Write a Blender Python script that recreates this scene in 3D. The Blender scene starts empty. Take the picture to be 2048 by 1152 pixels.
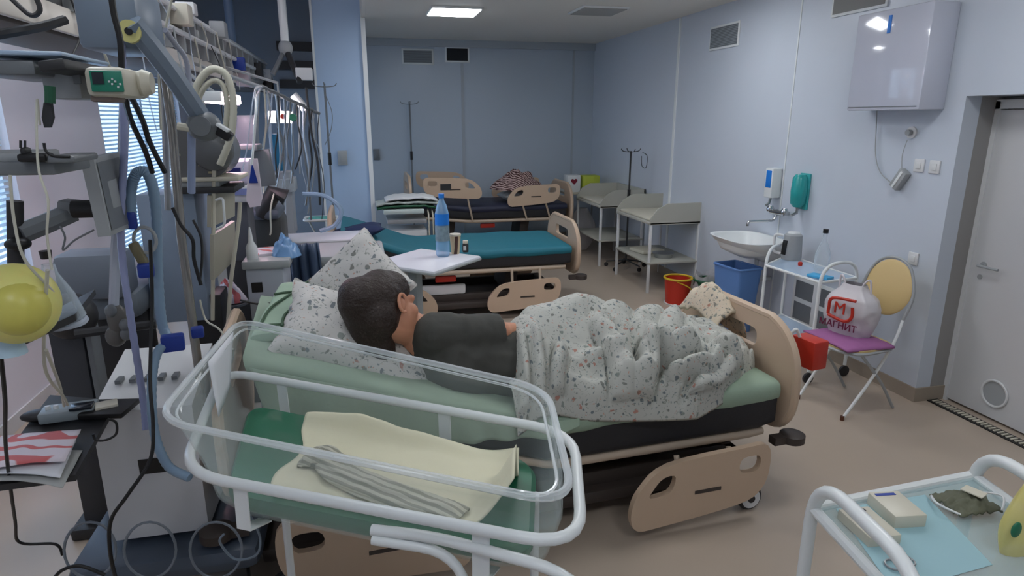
import bpy, bmesh, math, random
from mathutils import Vector, Matrix, noise
from mathutils.geometry import tessellate_polygon
random.seed(7)
S = bpy.context.scene
COL = S.collection
PI = math.pi
R = math.radians

# ------------------------------------------------------------------ camera, world, lights, exposure
EYE = Vector((0, 0, 1.9)); FPX = 1280.0
PITCH = math.atan(340 / FPX); YAW = math.atan(313 * math.cos(PITCH) / FPX)
cd = bpy.data.cameras.new('camera'); cam = bpy.data.objects.new('camera', cd); COL.objects.link(cam)
cam.location = EYE; cam.rotation_euler = (PI / 2 - PITCH, 0, -YAW)
cd.sensor_width = 36; cd.lens = 36 * FPX / 2048; cd.clip_start = 0.05
S.camera = cam
W = bpy.data.worlds.new('daylight'); S.world = W; W.use_nodes = True
W.node_tree.nodes['Background'].inputs[0].default_value = (0.58, 0.76, 1.0, 1)
W.node_tree.nodes['Background'].inputs[1].default_value = 1.6
S.view_settings.view_transform = 'Standard'; S.view_settings.look = 'None'
S.view_settings.gamma = 1; S.view_settings.exposure = 1.4; S.view_settings.use_curve_mapping = False
S.cycles.use_denoising = True; S.cycles.max_bounces = 8; S.cycles.transparent_max_bounces = 16
LAMP_POWER = 7.0
_F = Vector((math.sin(YAW) * math.cos(PITCH), math.cos(YAW) * math.cos(PITCH), -math.sin(PITCH)))
_R = Vector((math.cos(YAW), -math.sin(YAW), 0)); _U = _R.cross(_F)
def _ray(px, py): return _F + _R * ((px - 1024) / FPX) - _U * ((py - 576) / FPX)
def at(px, py, Y): d = _ray(px, py); return EYE + d * (Y / d.y)          # point of the scene at depth Y
def atx(px, py, X): d = _ray(px, py); return EYE + d * (X / d.x)         # ... on the plane x = X
def atz(px, py, Z=0): d = _ray(px, py); return EYE + d * ((Z - EYE.z) / d.z)  # ... on the plane z = Z

# ------------------------------------------------------------------ materials
def lin(c): return tuple(((v / 255) / 12.92 if v / 255 <= .04045 else ((v / 255 + .055) / 1.055) ** 2.4) for v in c)
def mat(name, c, rough=.5, metal=0, emit=0, var=0, vscale=6, bump=0, bscale=60, spec=.5, coat=0, sub=0):
    m = bpy.data.materials.new(name); m.use_nodes = True; nt = m.node_tree; b = nt.nodes['Principled BSDF']
    b.inputs['Roughness'].default_value = rough; b.inputs['Metallic'].default_value = metal
    b.inputs['Specular IOR Level'].default_value = spec; b.inputs['Coat Weight'].default_value = coat
    col = (*lin(c), 1); b.inputs['Base Color'].default_value = col
    tc = nt.nodes.new('ShaderNodeTexCoord')
    if var:
        n = nt.nodes.new('ShaderNodeTexNoise'); n.inputs['Scale'].default_value = vscale; n.inputs['Detail'].default_value = 4
        nt.links.new(tc.outputs['Object'], n.inputs['Vector'])
        r = nt.nodes.new('ShaderNodeMapRange'); r.inputs[3].default_value = 1 - var; r.inputs[4].default_value = 1 + var
        nt.links.new(n.outputs['Fac'], r.inputs[0])
        x = nt.nodes.new('ShaderNodeVectorMath'); x.operation = 'SCALE'; x.inputs[0].default_value = col[:3]
        nt.links.new(r.outputs[0], x.inputs['Scale']); nt.links.new(x.outputs[0], b.inputs['Base Color'])
    if bump:
        n = nt.nodes.new('ShaderNodeTexNoise'); n.inputs['Scale'].default_value = bscale; n.inputs['Detail'].default_value = 3
        nt.links.new(tc.outputs['Object'], n.inputs['Vector'])
        bp = nt.nodes.new('ShaderNodeBump'); bp.inputs['Strength'].default_value = bump; bp.inputs['Distance'].default_value = .01
        nt.links.new(n.outputs['Fac'], bp.inputs['Height']); nt.links.new(bp.outputs[0], b.inputs['Normal'])
    if emit:
        b.inputs['Emission Color'].default_value = col; b.inputs['Emission Strength'].default_value = emit
    if sub: b.inputs['Subsurface Weight'].default_value = sub; b.inputs['Subsurface Scale'].default_value = .02
    return m
def clear(name, c=(235, 245, 245), a=.18, rough=.05):
    """thin clear plastic or glass: mostly see-through, with gloss that grows at grazing angles"""
    m = bpy.data.materials.new(name); m.use_nodes = True; nt = m.node_tree; nt.nodes.clear()
    o = nt.nodes.new('ShaderNodeOutputMaterial'); mx = nt.nodes.new('ShaderNodeMixShader')
    t = nt.nodes.new('ShaderNodeBsdfTransparent'); p = nt.nodes.new('ShaderNodeBsdfPrincipled')
    p.inputs['Base Color'].default_value = (*lin(c), 1); p.inputs['Roughness'].default_value = rough
    lw = nt.nodes.new('ShaderNodeLayerWeight'); lw.inputs[0].default_value = .35
    r = nt.nodes.new('ShaderNodeMapRange'); r.inputs[3].default_value = a; r.inputs[4].default_value = min(1, a + (.6 if a > .1 else .3))
    nt.links.new(lw.outputs['Facing'], r.inputs[0]); nt.links.new(r.outputs[0], mx.inputs[0])
    nt.links.new(t.outputs[0], mx.inputs[1]); nt.links.new(p.outputs[0], mx.inputs[2]); nt.links.new(mx.outputs[0], o.inputs[0])
    return m
def floral(name, base=(184, 185, 178), scale=27):
    """white cotton printed with scattered blue grey, green and rust flowers and thin stems"""
    m = bpy.data.materials.new(name); m.use_nodes = True; nt = m.node_tree; b = nt.nodes['Principled BSDF']
    b.inputs['Roughness'].default_value = .85; N = nt.nodes.new; L = nt.links.new
    tc = N('ShaderNodeTexCoord'); nz = N('ShaderNodeTexNoise'); nz.inputs['Scale'].default_value = 22
    L(tc.outputs['Object'], nz.inputs['Vector'])
    ad = N('ShaderNodeVectorMath'); ad.operation = 'MULTIPLY_ADD'; ad.inputs[1].default_value = (.05,) * 3
    L(nz.outputs['Color'], ad.inputs[0]); L(tc.outputs['Object'], ad.inputs[2])
    prev = None
    layers = [(scale, .23, [(0, (70, 88, 100)), (.35, (112, 124, 118)), (.6, (168, 98, 78)), (.8, (92, 96, 90))]),
              (scale * 2.3, .2, [(0, (96, 112, 116)), (.4, (150, 156, 148)), (.75, (190, 140, 118)), (.9, (84, 84, 84))])]
    for sc, th, cols in layers:
        v = N('ShaderNodeTexVoronoi'); v.inputs['Scale'].default_value = sc; L(ad.outputs[0], v.inputs['Vector'])
        cr = N('ShaderNodeValToRGB'); cr.color_ramp.interpolation = 'CONSTANT'
        while len(cr.color_ramp.elements) < len(cols): cr.color_ramp.elements.new(.5)
        for e, (p, c) in zip(cr.color_ramp.elements, cols): e.position = p; e.color = (*lin(c), 1)
        sp = N('ShaderNodeSeparateColor'); L(v.outputs['Color'], sp.inputs[0]); L(sp.outputs[0], cr.inputs[0])
        d = N('ShaderNodeMapRange'); d.inputs[1].default_value = th; d.inputs[2].default_value = th + .06
        d.inputs[3].default_value = .75; d.inputs[4].default_value = 0; L(v.outputs['Distance'], d.inputs[0])
        mx = N('ShaderNodeMix'); mx.data_type = 'RGBA'; L(d.outputs[0], mx.inputs[0]); L(cr.outputs[0], mx.inputs[7])
        if prev is None: mx.inputs[6].default_value = (*lin(base), 1)
        else: L(prev, mx.inputs[6])
        prev = mx.outputs[2]
    ns = N('ShaderNodeTexNoise'); ns.inputs['Scale'].default_value = scale * .9; ns.inputs['Detail'].default_value = 1; L(tc.outputs['Object'], ns.inputs['Vector'])
    sb = N('ShaderNodeMath'); sb.operation = 'SUBTRACT'; sb.inputs[1].default_value = .5; L(ns.outputs['Fac'], sb.inputs[0])
    ab = N('ShaderNodeMath'); ab.operation = 'ABSOLUTE'; L(sb.outputs[0], ab.inputs[0])
    mr = N('ShaderNodeMapRange'); mr.inputs[1].default_value = .006; mr.inputs[2].default_value = .014; mr.inputs[3].default_value = .6; mr.inputs[4].default_value = 0; L(ab.outputs[0], mr.inputs[0])
    n2 = N('ShaderNodeTexNoise'); n2.inputs['Scale'].default_value = scale * 1.6; L(tc.outputs['Object'], n2.inputs['Vector'])
    gt = N('ShaderNodeMath'); gt.operation = 'GREATER_THAN'; gt.inputs[1].default_value = .52; L(n2.outputs['Fac'], gt.inputs[0])
    mu = N('ShaderNodeMath'); mu.operation = 'MULTIPLY'; L(mr.outputs[0], mu.inputs[0]); L(gt.outputs[0], mu.inputs[1])
    mx = N('ShaderNodeMix'); mx.data_type = 'RGBA'; L(mu.outputs[0], mx.inputs[0]); L(prev, mx.inputs[6]); mx.inputs[7].default_value = (*lin((96, 104, 92)), 1)
    L(mx.outputs[2], b.inputs['Base Color']); return m
def striped(name, c1, c2, scale, axis='X', rough=.8, ratio=.5, distort=0):
    m = bpy.data.materials.new(name); m.use_nodes = True; nt = m.node_tree; b = nt.nodes['Principled BSDF']
    b.inputs['Roughness'].default_value = rough
    tc = nt.nodes.new('ShaderNodeTexCoord'); w = nt.nodes.new('ShaderNodeTexWave'); w.bands_direction = axis
    w.inputs['Scale'].default_value = scale; w.inputs['Distortion'].default_value = distort
    cr = nt.nodes.new('ShaderNodeValToRGB'); cr.color_ramp.elements[0].position = ratio - .04; cr.color_ramp.elements[1].position = ratio + .04
    cr.color_ramp.elements[0].color = (*lin(c1), 1); cr.color_ramp.elements[1].color = (*lin(c2), 1)
    nt.links.new(tc.outputs['Object'], w.inputs['Vector']); nt.links.new(w.outputs['Fac'], cr.inputs[0]); nt.links.new(cr.outputs[0], b.inputs['Base Color'])
    return m
M_wall = mat('pale_blue_wall_panel', (178, 190, 202), .32, var=.03, vscale=.8)
M_wallr = mat('white_wall_panel', (198, 206, 217), .34, var=.03, vscale=.8)
M_ceil = mat('ceiling_paint', (232, 228, 220), .6)
M_floor = mat('beige_linoleum', (182, 167, 151), .34, var=.05, vscale=3)
M_cove = mat('beige_cove', (156, 144, 130), .5)
M_column = mat('light_blue_column', (170, 194, 222), .35)
M_dark = mat('dark_grey', (44, 44, 46), .5)
M_black = mat('black', (16, 16, 18), .45)
M_white = mat('white_enamel', (226, 230, 230), .28)
M_whitep = mat('white_plastic', (215, 217, 218), .4)
M_cream = mat('cream_plastic', (204, 199, 182), .4)
M_grey = mat('mid_grey_plastic', (112, 116, 120), .42)
M_lgrey = mat('light_grey_plastic', (160, 164, 166), .42)
M_bgrey = mat('blue_grey_plastic', (112, 126, 140), .4)
M_beige = mat('beige_bed_plastic', (196, 172, 148), .42)
M_beige2 = mat('pale_beige_metal', (190, 172, 152), .42)
M_steel = mat('brushed_steel', (170, 172, 174), .28, metal=.9)
M_chrome = mat('chrome', (200, 202, 204), .12, metal=1)
M_base = mat('dark_brown_frame', (62, 54, 50), .55)
M_matt = mat('black_mattress_cover', (34, 34, 38), .6, bump=.2, bscale=30)
M_greensheet = mat('sage_green_sheet', (150, 170, 150), .85, bump=.35, bscale=14)
M_mint = mat('pale_mint_cloth', (162, 186, 164), .85, bump=.3, bscale=18)
M_teal = mat('teal_cloth', (20, 108, 126), .6, bump=.3, bscale=9)
M_navy = mat('navy_cloth', (26, 44, 84), .7)
M_green = mat('green_vinyl', (28, 104, 74), .4)
M_cloth = mat('cream_swaddle_cloth', (222, 218, 190), .9, bump=.4, bscale=12)
M_floral = floral('floral_cotton'); M_floral2 = floral('floral_pillow_cotton', (204, 202, 198), 21)
M_skin = mat('skin', (206, 146, 116), .5, sub=.15)
M_hair = mat('dark_brown_hair', (44, 30, 24), .45, bump=.7, bscale=90)
M_shirt = mat('dark_grey_tshirt', (70, 70, 66), .85, bump=.4, bscale=12)
M_acryl = clear('clear_acrylic', (225, 240, 240), .02, .06)
M_rim = clear('polished_acrylic_rim', (236, 242, 244), .22, .05)
M_glass = clear('window_glass', (200, 225, 250), .12, .03)
M_pet = clear('clear_pet', (215, 230, 240), .16, .06)
M_bagp = clear('cloudy_plastic_bag', (225, 222, 225), .42, .2)
M_bluep = mat('blue_bin_plastic', (92, 132, 190), .45)
M_blue = mat('blue_connector', (24, 56, 150), .4)
M_hose = mat('pale_blue_hose', (134, 160, 184), .35)
M_tube = clear('clear_tubing', (205, 215, 230), .45, .15)
M_ivory = mat('ivory_cable', (196, 194, 180), .5)
M_red = mat('red_plastic', (186, 44, 26), .45)
M_yellow = mat('yellow_plastic', (206, 172, 30), .45)
M_dgreen = mat('dark_green_plastic', (22, 84, 56), .45)
M_label = mat('blue_label', (16, 120, 214), .45)
M_screen = mat('dark_screen', (30, 36, 44), .15)
M_pumpg = mat('green_pump_face', (34, 128, 104), .3)
M_chairb = mat('cream_vinyl', (214, 188, 132), .45)
M_purple = mat('mauve_cloth', (160, 100, 152), .8)
M_copper = mat('brown_metal', (100, 64, 48), .4, metal=.5)
M_paper = striped('printed_leaflet', (222, 212, 220), (206, 104, 104), 4, 'DIAGONAL', .6, .72, 14)
M_paperw = mat('white_paper', (224, 226, 232), .7)
M_lamp = mat('lit_lamp_panel', (248, 251, 255), .5, emit=LAMP_POWER)
M_strip = mat('lit_bed_lamp', (255, 240, 246), .5, emit=2.2)
M_vent = striped('vent_louvre', (92, 98, 104), (140, 146, 150), 22, 'Z', .6)
M_ventd = mat('black_vent_mesh', (14, 20, 26), .7)
M_blind = striped('window_blind', (150, 196, 224), (226, 240, 248), 14, 'Z', .6)
M_plaid = striped('plaid_blanket', (70, 42, 42), (188, 164, 160), 12, 'DIAGONAL', .9, .55, 6)
M_stripe = striped('grey_striped_cloth', (146, 146, 132), (192, 190, 174), 20, 'DIAGONAL', .9, .45, 1.5)
M_yfab = mat('yellow_latex', (226, 220, 132), .45, sub=.3)
M_foil = clear('yellow_flower_plastic', (226, 214, 130), .6, .3)

# ------------------------------------------------------------------ mesh helpers
def catmull(P, n=6, closed=False):
    P = [Vector(p) for p in P]
    if len(P) < 3: return P
    out = []; N = len(P); rng = range(N if closed else N - 1)
    for i in rng:
        g = (lambda k: P[k % N]) if closed else (lambda k: P[min(max(k, 0), N - 1)])
        a, b, c, d = g(i - 1), g(i), g(i + 1), g(i + 2)
        for k in range(n):
            t = k / n
            out.append(.5 * ((2 * b) + (c - a) * t + (2 * a - 5 * b + 4 * c - d) * t * t + (3 * b - a - 3 * c + d) * t ** 3))
    if not closed: out.append(P[-1])
    return out
def fillet(P, r, n=4, closed=False):
    P = [Vector(p) for p in P]; N = len(P); out = []
    for i in range(N):
        if not closed and i in (0, N - 1): out.append(P[i]); continue
        a, b, c = P[i - 1], P[i], P[(i + 1) % N]; u = a - b; v = c - b
        rr = min(r, u.length * .49, v.length * .49); p = b + u.normalized() * rr; q = b + v.normalized() * rr
        for k in range(n + 1):
            t = k / n; out.append(p * (1 - t) ** 2 + b * 2 * t * (1 - t) + q * t * t)
    return out
class MB:
    def __init__(s): s.bm = bmesh.new()
    def _add(s, vs, fs):
        V = [s.bm.verts.new(v) for v in vs]
        for f in fs:
            try: s.bm.faces.new([V[i] for i in f])
            except ValueError: pass
        return s
    def box(s, c, d, rot=None, bev=0):
        g = bmesh.ops.create_cube(s.bm, size=1); vs = g['verts']
        bmesh.ops.scale(s.bm, vec=d, verts=vs)
        if bev:
            es = list({e for v in vs for e in v.link_edges})
            r = bmesh.ops.bevel(s.bm, geom=es, offset=min(bev, min(d) * .45), segments=2, affect='EDGES', profile=.5)
            vs = list({v for f in r['faces'] for v in f.verts} | {v for v in vs if v.is_valid})
        Mx = Matrix.Translation(Vector(c))
        if rot is not None: Mx = Mx @ (rot if isinstance(rot, Matrix) else Matrix.Rotation(rot, 4, 'Z'))
        bmesh.ops.transform(s.bm, matrix=Mx, verts=vs); return s
    def bx(s, a, b, bev=0):
        a, b = Vector(a), Vector(b); d = b - a
        return s.box((a + b) / 2, (abs(d.x), abs(d.y), abs(d.z)), None, bev)
    def tube(s, P, r, seg=8, closed=False, cap=True):
        P = [Vector(p) for p in P]; n = len(P); rs = r if isinstance(r, (list, tuple)) else [r] * n
        vs = []; fs = []; prev = None
        for i in range(n):
            if closed: t = P[(i + 1) % n] - P[i - 1]
            else: t = P[min(i + 1, n - 1)] - P[max(i - 1, 0)]
            if t.length < 1e-9: t = Vector((0, 0, 1))
            t.normalize()
            if prev is None: u = t.orthogonal().normalized()
            else:
                u = prev - t * prev.dot(t)
                u = u.normalized() if u.length > 1e-6 else t.orthogonal().normalized()
            prev = u; w = t.cross(u)
            for k in range(seg):
                a = 2 * PI * k / seg; vs.append(P[i] + (u * math.cos(a) + w * math.sin(a)) * rs[i])
        m = n if closed else n - 1
        for i in range(m):
            j = (i + 1) % n
            off = 0
            if closed and j == 0:   # match the twist of the last ring to the first
                best = 1e9
                for o in range(seg):
                    dd = (vs[i * seg] - vs[o]).length
                    if dd < best: best = dd; off = o
            for k in range(seg): fs.append((i * seg + k, i * seg + (k + 1) % seg, j * seg + (k + 1 + off) % seg, j * seg + (k + off) % seg))
        if cap and not closed: fs.append(tuple(range(seg))[::-1]); fs.append(tuple((n - 1) * seg + k for k in range(seg)))
        return s._add(vs, fs)
    def lathe(s, prof, c=(0, 0, 0), axis='Z', seg=20, mx=None, cap=True):
        vs = []; fs = []; n = len(prof)
        A = {'Z': Matrix.Identity(3), 'X': Matrix.Rotation(PI / 2, 3, 'Y'), 'Y': Matrix.Rotation(-PI / 2, 3, 'X')}[axis] if mx is None else mx
        for r, z in prof:
            for k in range(seg):
                a = 2 * PI * k / seg; vs.append(Vector(c) + A @ Vector((r * math.cos(a), r * math.sin(a), z)))
        for i in range(n - 1):
            for k in range(seg): fs.append((i * seg + k, i * seg + (k + 1) % seg, (i + 1) * seg + (k + 1) % seg, (i + 1) * seg + k))
        if cap: fs.append(tuple(range(seg))[::-1]); fs.append(tuple((n - 1) * seg + k for k in range(seg)))
        return s._add(vs, fs)
    def ell(s, c, rad, rot=None, seg=18):
        g = bmesh.ops.create_uvsphere(s.bm, u_segments=seg, v_segments=seg * 2 // 3, radius=1)
        Mx = Matrix.Translation(Vector(c)) @ (rot if rot is not None else Matrix.Identity(4)) @ Matrix.Diagonal((*rad, 1))
        bmesh.ops.transform(s.bm, matrix=Mx, verts=g['verts']); return s
    def cap(s, a, b, ra, rb, n=5, seg=14):
        a, b = Vector(a), Vector(b); t = (b - a).normalized(); P = []; rs = []
        for k in range(n): x = PI / 2 * (1 - k / n); P.append(a - t * ra * math.sin(x)); rs.append(max(ra * math.cos(x), ra * .05))
        for k in range(n + 1): x = PI / 2 * (k / n); P.append(b + t * rb * math.sin(x)); rs.append(max(rb * math.cos(x), rb * .05))
        return s.tube(P, rs, seg)
    def prism(s, loops, th, mx):
        """flat outline (with holes) in 2-D, extruded th, placed by the 4x4 mx"""
        L = [[Vector((x, y, 0)) for x, y in l] for l in loops]; tris = tessellate_polygon(L)
        flat = [v for l in L for v in l]; n = len(flat)
        vs = [mx @ v for v in flat] + [mx @ (v + Vector((0, 0, th))) for v in flat]
        fs = [(a, c, b) for a, b, c in tris] + [(a + n, b + n, c + n) for a, b, c in tris]
        k = 0
        for l in L:
            m = len(l)
            for i in range(m): j = (i + 1) % m; fs.append((k + i, k + j, k + j + n, k + i + n))
            k += m
        s._add(vs, fs); bmesh.ops.recalc_face_normals(s.bm, faces=s.bm.faces); return s
    def surf(s, fn, nu, nv, th=0, wrapu=False):
        vs = [Vector(fn(i / nu, j / nv)) for j in range(nv + 1) for i in range(nu + 1)]
        q = lambda i, j: j * (nu + 1) + i
        fs = [(q(i, j), q(i + 1, j), q(i + 1, j + 1), q(i, j + 1)) for j in range(nv) for i in range(nu)]
        if th:
            n = len(vs); vs2 = [v - Vector((0, 0, th)) for v in vs]
            f2 = [tuple(x + n for x in f[::-1]) for f in fs]; e = []
            for i in range(nu): e += [(q(i, 0), q(i, 0) + n, q(i + 1, 0) + n, q(i + 1, 0)), (q(i, nv), q(i + 1, nv), q(i + 1, nv) + n, q(i, nv) + n)]
            for j in range(nv): e += [(q(0, j), q(0, j + 1), q(0, j + 1) + n, q(0, j) + n), (q(nu, j), q(nu, j) + n, q(nu, j + 1) + n, q(nu, j + 1))]
            vs += vs2; fs += f2 + e
        return s._add(vs, fs)
    def build(s, name, m, parent=None, smooth=True, ang=40, mods=()):
        bmesh.ops.recalc_face_normals(s.bm, faces=s.bm.faces)
        me = bpy.data.meshes.new(name); s.bm.to_mesh(me); s.bm.free()
        if smooth:
            me.polygons.foreach_set('use_smooth', [True] * len(me.polygons)); me.set_sharp_from_angle(angle=R(ang))
        me.materials.append(m); o = bpy.data.objects.new(name, me); COL.objects.link(o)
        if parent is not None: o.parent = parent
        for md in mods:
            if md[0] == 'SUB': q = o.modifiers.new('s', 'SUBSURF'); q.levels = q.render_levels = md[1]
            if md[0] == 'REMESH': q = o.modifiers.new('r', 'REMESH'); q.mode = 'VOXEL'; q.voxel_size = md[1]; q.use_smooth_shade = True
            if md[0] == 'SMOOTH': q = o.modifiers.new('m', 'SMOOTH'); q.iterations = md[1]; q.factor = .5
            if md[0] == 'SOLID': q = o.modifiers.new('t', 'SOLIDIFY'); q.thickness = md[1]
        return o
def tag(o, label=None, cat=None, group=None, kind=None):
    if label: o['label'] = label
    if cat: o['category'] = cat
    if group: o['group'] = group
    if kind: o['kind'] = kind
    return o
def thing(name, label, cat, loc=(0, 0, 0), rz=0, group=None):
    o = bpy.data.objects.new(name, None); COL.objects.link(o); o.location = loc; o.rotation_euler = (0, 0, rz)
    o.empty_display_size = .1; return tag(o, label, cat, group)
def struct(name, mb, m, smooth=False, parent=None):
    o = mb.build(name, m, parent, smooth)
    if parent is None: o['kind'] = 'structure'
    return o
def copy_tree(o, parent=None):
    c = o.copy(); COL.objects.link(c); c.parent = parent
    for ch in list(o.children): copy_tree(ch, c)
    return c
def rrect(x0, y0, x1, y1, r, n=5):
    return [(p.x, p.y) for p in fillet([(x0, y0, 0), (x1, y0, 0), (x1, y1, 0), (x0, y1, 0)], r, n, True)]
def plane_xz(y): return Matrix(((1, 0, 0, 0), (0, 0, -1, y), (0, 1, 0, 0), (0, 0, 0, 1)))    # outline x,z ; thickness towards -y
def plane_yz(x): return Matrix(((0, 0, 1, x), (1, 0, 0, 0), (0, 1, 0, 0), (0, 0, 0, 1)))     # outline y,z ; thickness towards +x
def text(body, size, m, parent, mx, name='lettering', ext=.0008):
    c = bpy.data.curves.new(name, 'FONT'); c.body = body; c.size = size; c.extrude = ext; c.align_x = 'CENTER'; c.align_y = 'CENTER'
    q = bpy.data.objects.new(name, c); COL.objects.link(q); dg = bpy.context.evaluated_depsgraph_get(); dg.update()
    me = bpy.data.meshes.new_from_object(q.evaluated_get(dg)); bpy.data.objects.remove(q)
    o = bpy.data.objects.new(name, me); COL.objects.link(o); me.materials.clear(); me.materials.append(m); o.parent = parent; o.matrix_local = mx; return o
def wrand(p, f=1.0, s=0): return noise.noise(Vector((p[0] * f + s, p[1] * f + s * 1.7, (p[2] if len(p) > 2 else 0) * f)))

# ================================================================== THE ROOM
XR, YB, HC = 3.65, 9.9, 3.0
XL, HL = -2.2, 3.6
struct('floor', MB().bx((XL - .1, -1.2, -.08), (4.4, YB + .1, 0)), M_floor)
struct('ceiling', MB().bx((.17, -1.2, HC), (4.4, YB + .1, HC + .1)), M_ceil)
struct('ceiling_left', MB().bx((XL - .1, -1.2, HL), (.17, YB + .1, HL + .1)), mat('bay_ceiling_paint', (150, 170, 196), .6))
struct('wall_front', MB().bx((XL - .1, -1.32, 0), (4.4, -1.2, HL + .1)), M_wallr)  # unseen wall behind the camera, added to shut out sky light and bounce fill
struct('trim_1', MB().bx((.13, -1.2, HC + .001), (.169, YB, HL)), M_ceil)
struct('wall_back', MB().bx((.0, YB, 0), (4.4, YB + .12, HC + .6)), M_wall)
struct('wall_far', MB().bx((XL, YB, 0), (.0, YB + .12, HL)), mat('bay_wall', (130, 142, 156), .5))
b = MB()
for z in (2.3, 2.55, 2.8): b.bx((-1.0, YB - .06, z), (-.02, YB, z + .12))
tag(b.build('wall_duct', M_dark), 'three dark grey horizontal ducts high on the far wall left of the column', 'duct')
# left wall with two windows
wl = MB(); WN = [(3.7, 4.9), (6.55, 9.3)]; z0, z1 = .55, 2.35
ys = [-1.2, WN[0][0], WN[0][1], WN[1][0], WN[1][1], YB]
for i in range(0, 5, 2): wl.bx((XL - .12, ys[i], 0), (XL, ys[i + 1], HL))
for a, c in WN: wl.bx((XL - .12, a, 0), (XL, c, z0)).bx((XL - .12, a, z1), (XL, c, HL))
struct('wall_left', wl, mat('left_wall_paint', (236, 236, 244), .5))
for k, (a, c) in enumerate(WN):
    w = struct('window_%d' % (k + 1), MB().bx((XL - .09, a, z0), (XL - .08, c, z1)), M_glass)
    f = MB()
    for y in (a, (a + c) / 2 - .03, c - .06): f.bx((XL - .11, y, z0), (XL - .05, y + .06, z1))
    f.bx((XL - .11, a, z0), (XL - .05, c, z0 + .06)).bx((XL - .11, a, z1 - .06), (XL - .05, c, z1)); struct('window_frame', f, M_whitep, parent=w)
    f = MB()
    n = 44
    for i in range(n): z = z0 + .08 + (z1 - z0 - .16) * i / (n - 1); f.box((XL - .03, (a + c) / 2, z), (.022, c - a - .1, .003), Matrix.Rotation(R(40), 4, 'Y'))
    tag(f.build('window_blind', mat('blind_slat_%d' % k, (196, 220, 236), .5), None, False), ['pale slatted blind at the narrow window at the left edge', 'pale blue slatted blind at the window behind the grey monitor'][k], 'blind', None)
# column between the bay and the room
struct('wall_column', MB().bx((-.42, 8.0, 0), (.165, 8.3, HL), .004), M_column)
struct('trim_2', MB().bx((.12, 7.975, 0), (.17, 7.999, HL)).bx((-.43, 7.98, 0), (-.405, 7.999, HL)), M_white)
# right wall with recessed door
DY, XD = 3.34, 3.9
wr = MB().bx((XR, DY, 0), (XR + .12, YB, HC + .05)).bx((XR, -1.2, 2.03), (XR + .3, DY, HC + .05)).bx((XR, -1.2, 0), (XR + .3, 2.1, 2.03))
struct('wall_right', wr, M_wallr)
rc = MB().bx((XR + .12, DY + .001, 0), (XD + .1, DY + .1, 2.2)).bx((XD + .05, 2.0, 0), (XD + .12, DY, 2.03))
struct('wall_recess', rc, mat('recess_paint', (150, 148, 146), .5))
d = struct('door_1', MB().bx((XD, 2.28, .015), (XD + .045, DY - .02, 1.95), .003), mat('door_white', (202, 203, 204), .38))
f = MB().bx((XD - .015, DY - .03, 0), (XD + .049, DY, 2.0)).bx((XD - .015, 2.2, 1.955), (XD + .049, DY, 2.01)); struct('door_frame', f, M_whitep, parent=d)
h = MB().tube([(XD, DY - .11, .98), (XD - .05, DY - .11, .98), (XD - .05, DY - .25, .98)], .009).lathe([(.022, 0), (.022, .006)], (XD - .006, DY - .11, .98), 'X').lathe([(.016, 0), (.016, .006)], (XD - .006, DY - .1, .9), 'X')
h.build('door_handle', M_lgrey, d)
c = atx(1990, 787, XD)
h = MB().tube([(XD - .006, c.y + .085 * math.cos(a * PI / 16), c.z + .085 * math.sin(a * PI / 16)) for a in range(32)], .008, 6, True); h.build('round_vent_ring', M_whitep, d)
h = MB().lathe([(.078, 0), (.078, .003)], (XD - .003, c.y, c.z), 'X', 28); h.build('round_vent_disc', M_lgrey, d)
h = MB().bx((XD - .003, 2.45, 1.3), (XD - .001, 2.95, 1.82)); h.build('door_panel', mat('frosted_door_panel', (188, 190, 196), .3), d)
t = MB()
for i in range(40): t.bx((XR + .12, 2.2 + i * .028, .001), (XR + .17, 2.2 + i * .028 + .014, .012))
st = struct('trim_3', MB().bx((XR + .1, 2.2, .0), (XR + .19, DY, .006)), M_black); t.build('threshold_slots', M_cream, st, False)
# cove skirting of the floor covering
bs = MB().bx((XR - .012, DY, 0), (XR, YB, .1)).bx((XR - .012, DY - .012, 0), (XD, DY, .1)); struct('baseboard_right', bs, M_cove)
struct('baseboard_back', MB().bx((.0, YB - .012, 0), (XR, YB, .1)), M_cove)
struct('baseboard_left', MB().bx((XL, -1, 0), (XL + .012, YB, .1)), M_whitep)
# panel joints
t = MB().bx((XR - .012, 7.11, .1), (XR, 7.15, HC)).bx((XR - .006, 5.0, .1), (XR, 5.012, HC))
struct('trim_4', t, M_white)
t = MB().bx((1.56, YB - .01, .1), (1.6, YB, HC)).bx((3.3, YB - .008, .1), (3.33, YB, HC)).bx((.18, YB - .05, HC - .1), (XR, YB, HC)); struct('trim_5', t, mat('back_joint', (168, 176, 184), .35))

def wall_vent(name, y, z, w, h, label, inner=M_vent):
    t = thing(name, label, 'vent', (XR, y, z)); MB().bx((-.014, -w / 2, -h / 2), (-.001, w / 2, h / 2), .003).build('vent_frame', M_white, t)
    MB().bx((-.017, -w / 2 + .02, -h / 2 + .02), (-.014, w / 2 - .02, h / 2 - .02)).build('louvre', inner, t, False); return t
def back_vent(x, z, w, h, label, inner):
    t = thing('wall_vent', label, 'vent', (x, YB, z)); MB().bx((-w / 2, -.014, -h / 2), (w / 2, -.001, h / 2), .003).build('vent_frame', M_white, t)
    MB().bx((-w / 2 + .025, -.017, -h / 2 + .025), (w / 2 - .025, -.014, h / 2 - .025)).build('louvre', inner, t, False)
back_vent(.93, 2.76, .46, .22, 'grey louvred air vent high on the back wall near the column', M_vent)
back_vent(1.51, 2.8, .36, .22, 'black air vent high on the back wall, right of the grey one', M_ventd)
wall_vent('wall_vent', 6.17, 2.69, .54, .23, 'small grey air vent high on the right wall beside the panel joint', M_vent)
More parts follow.
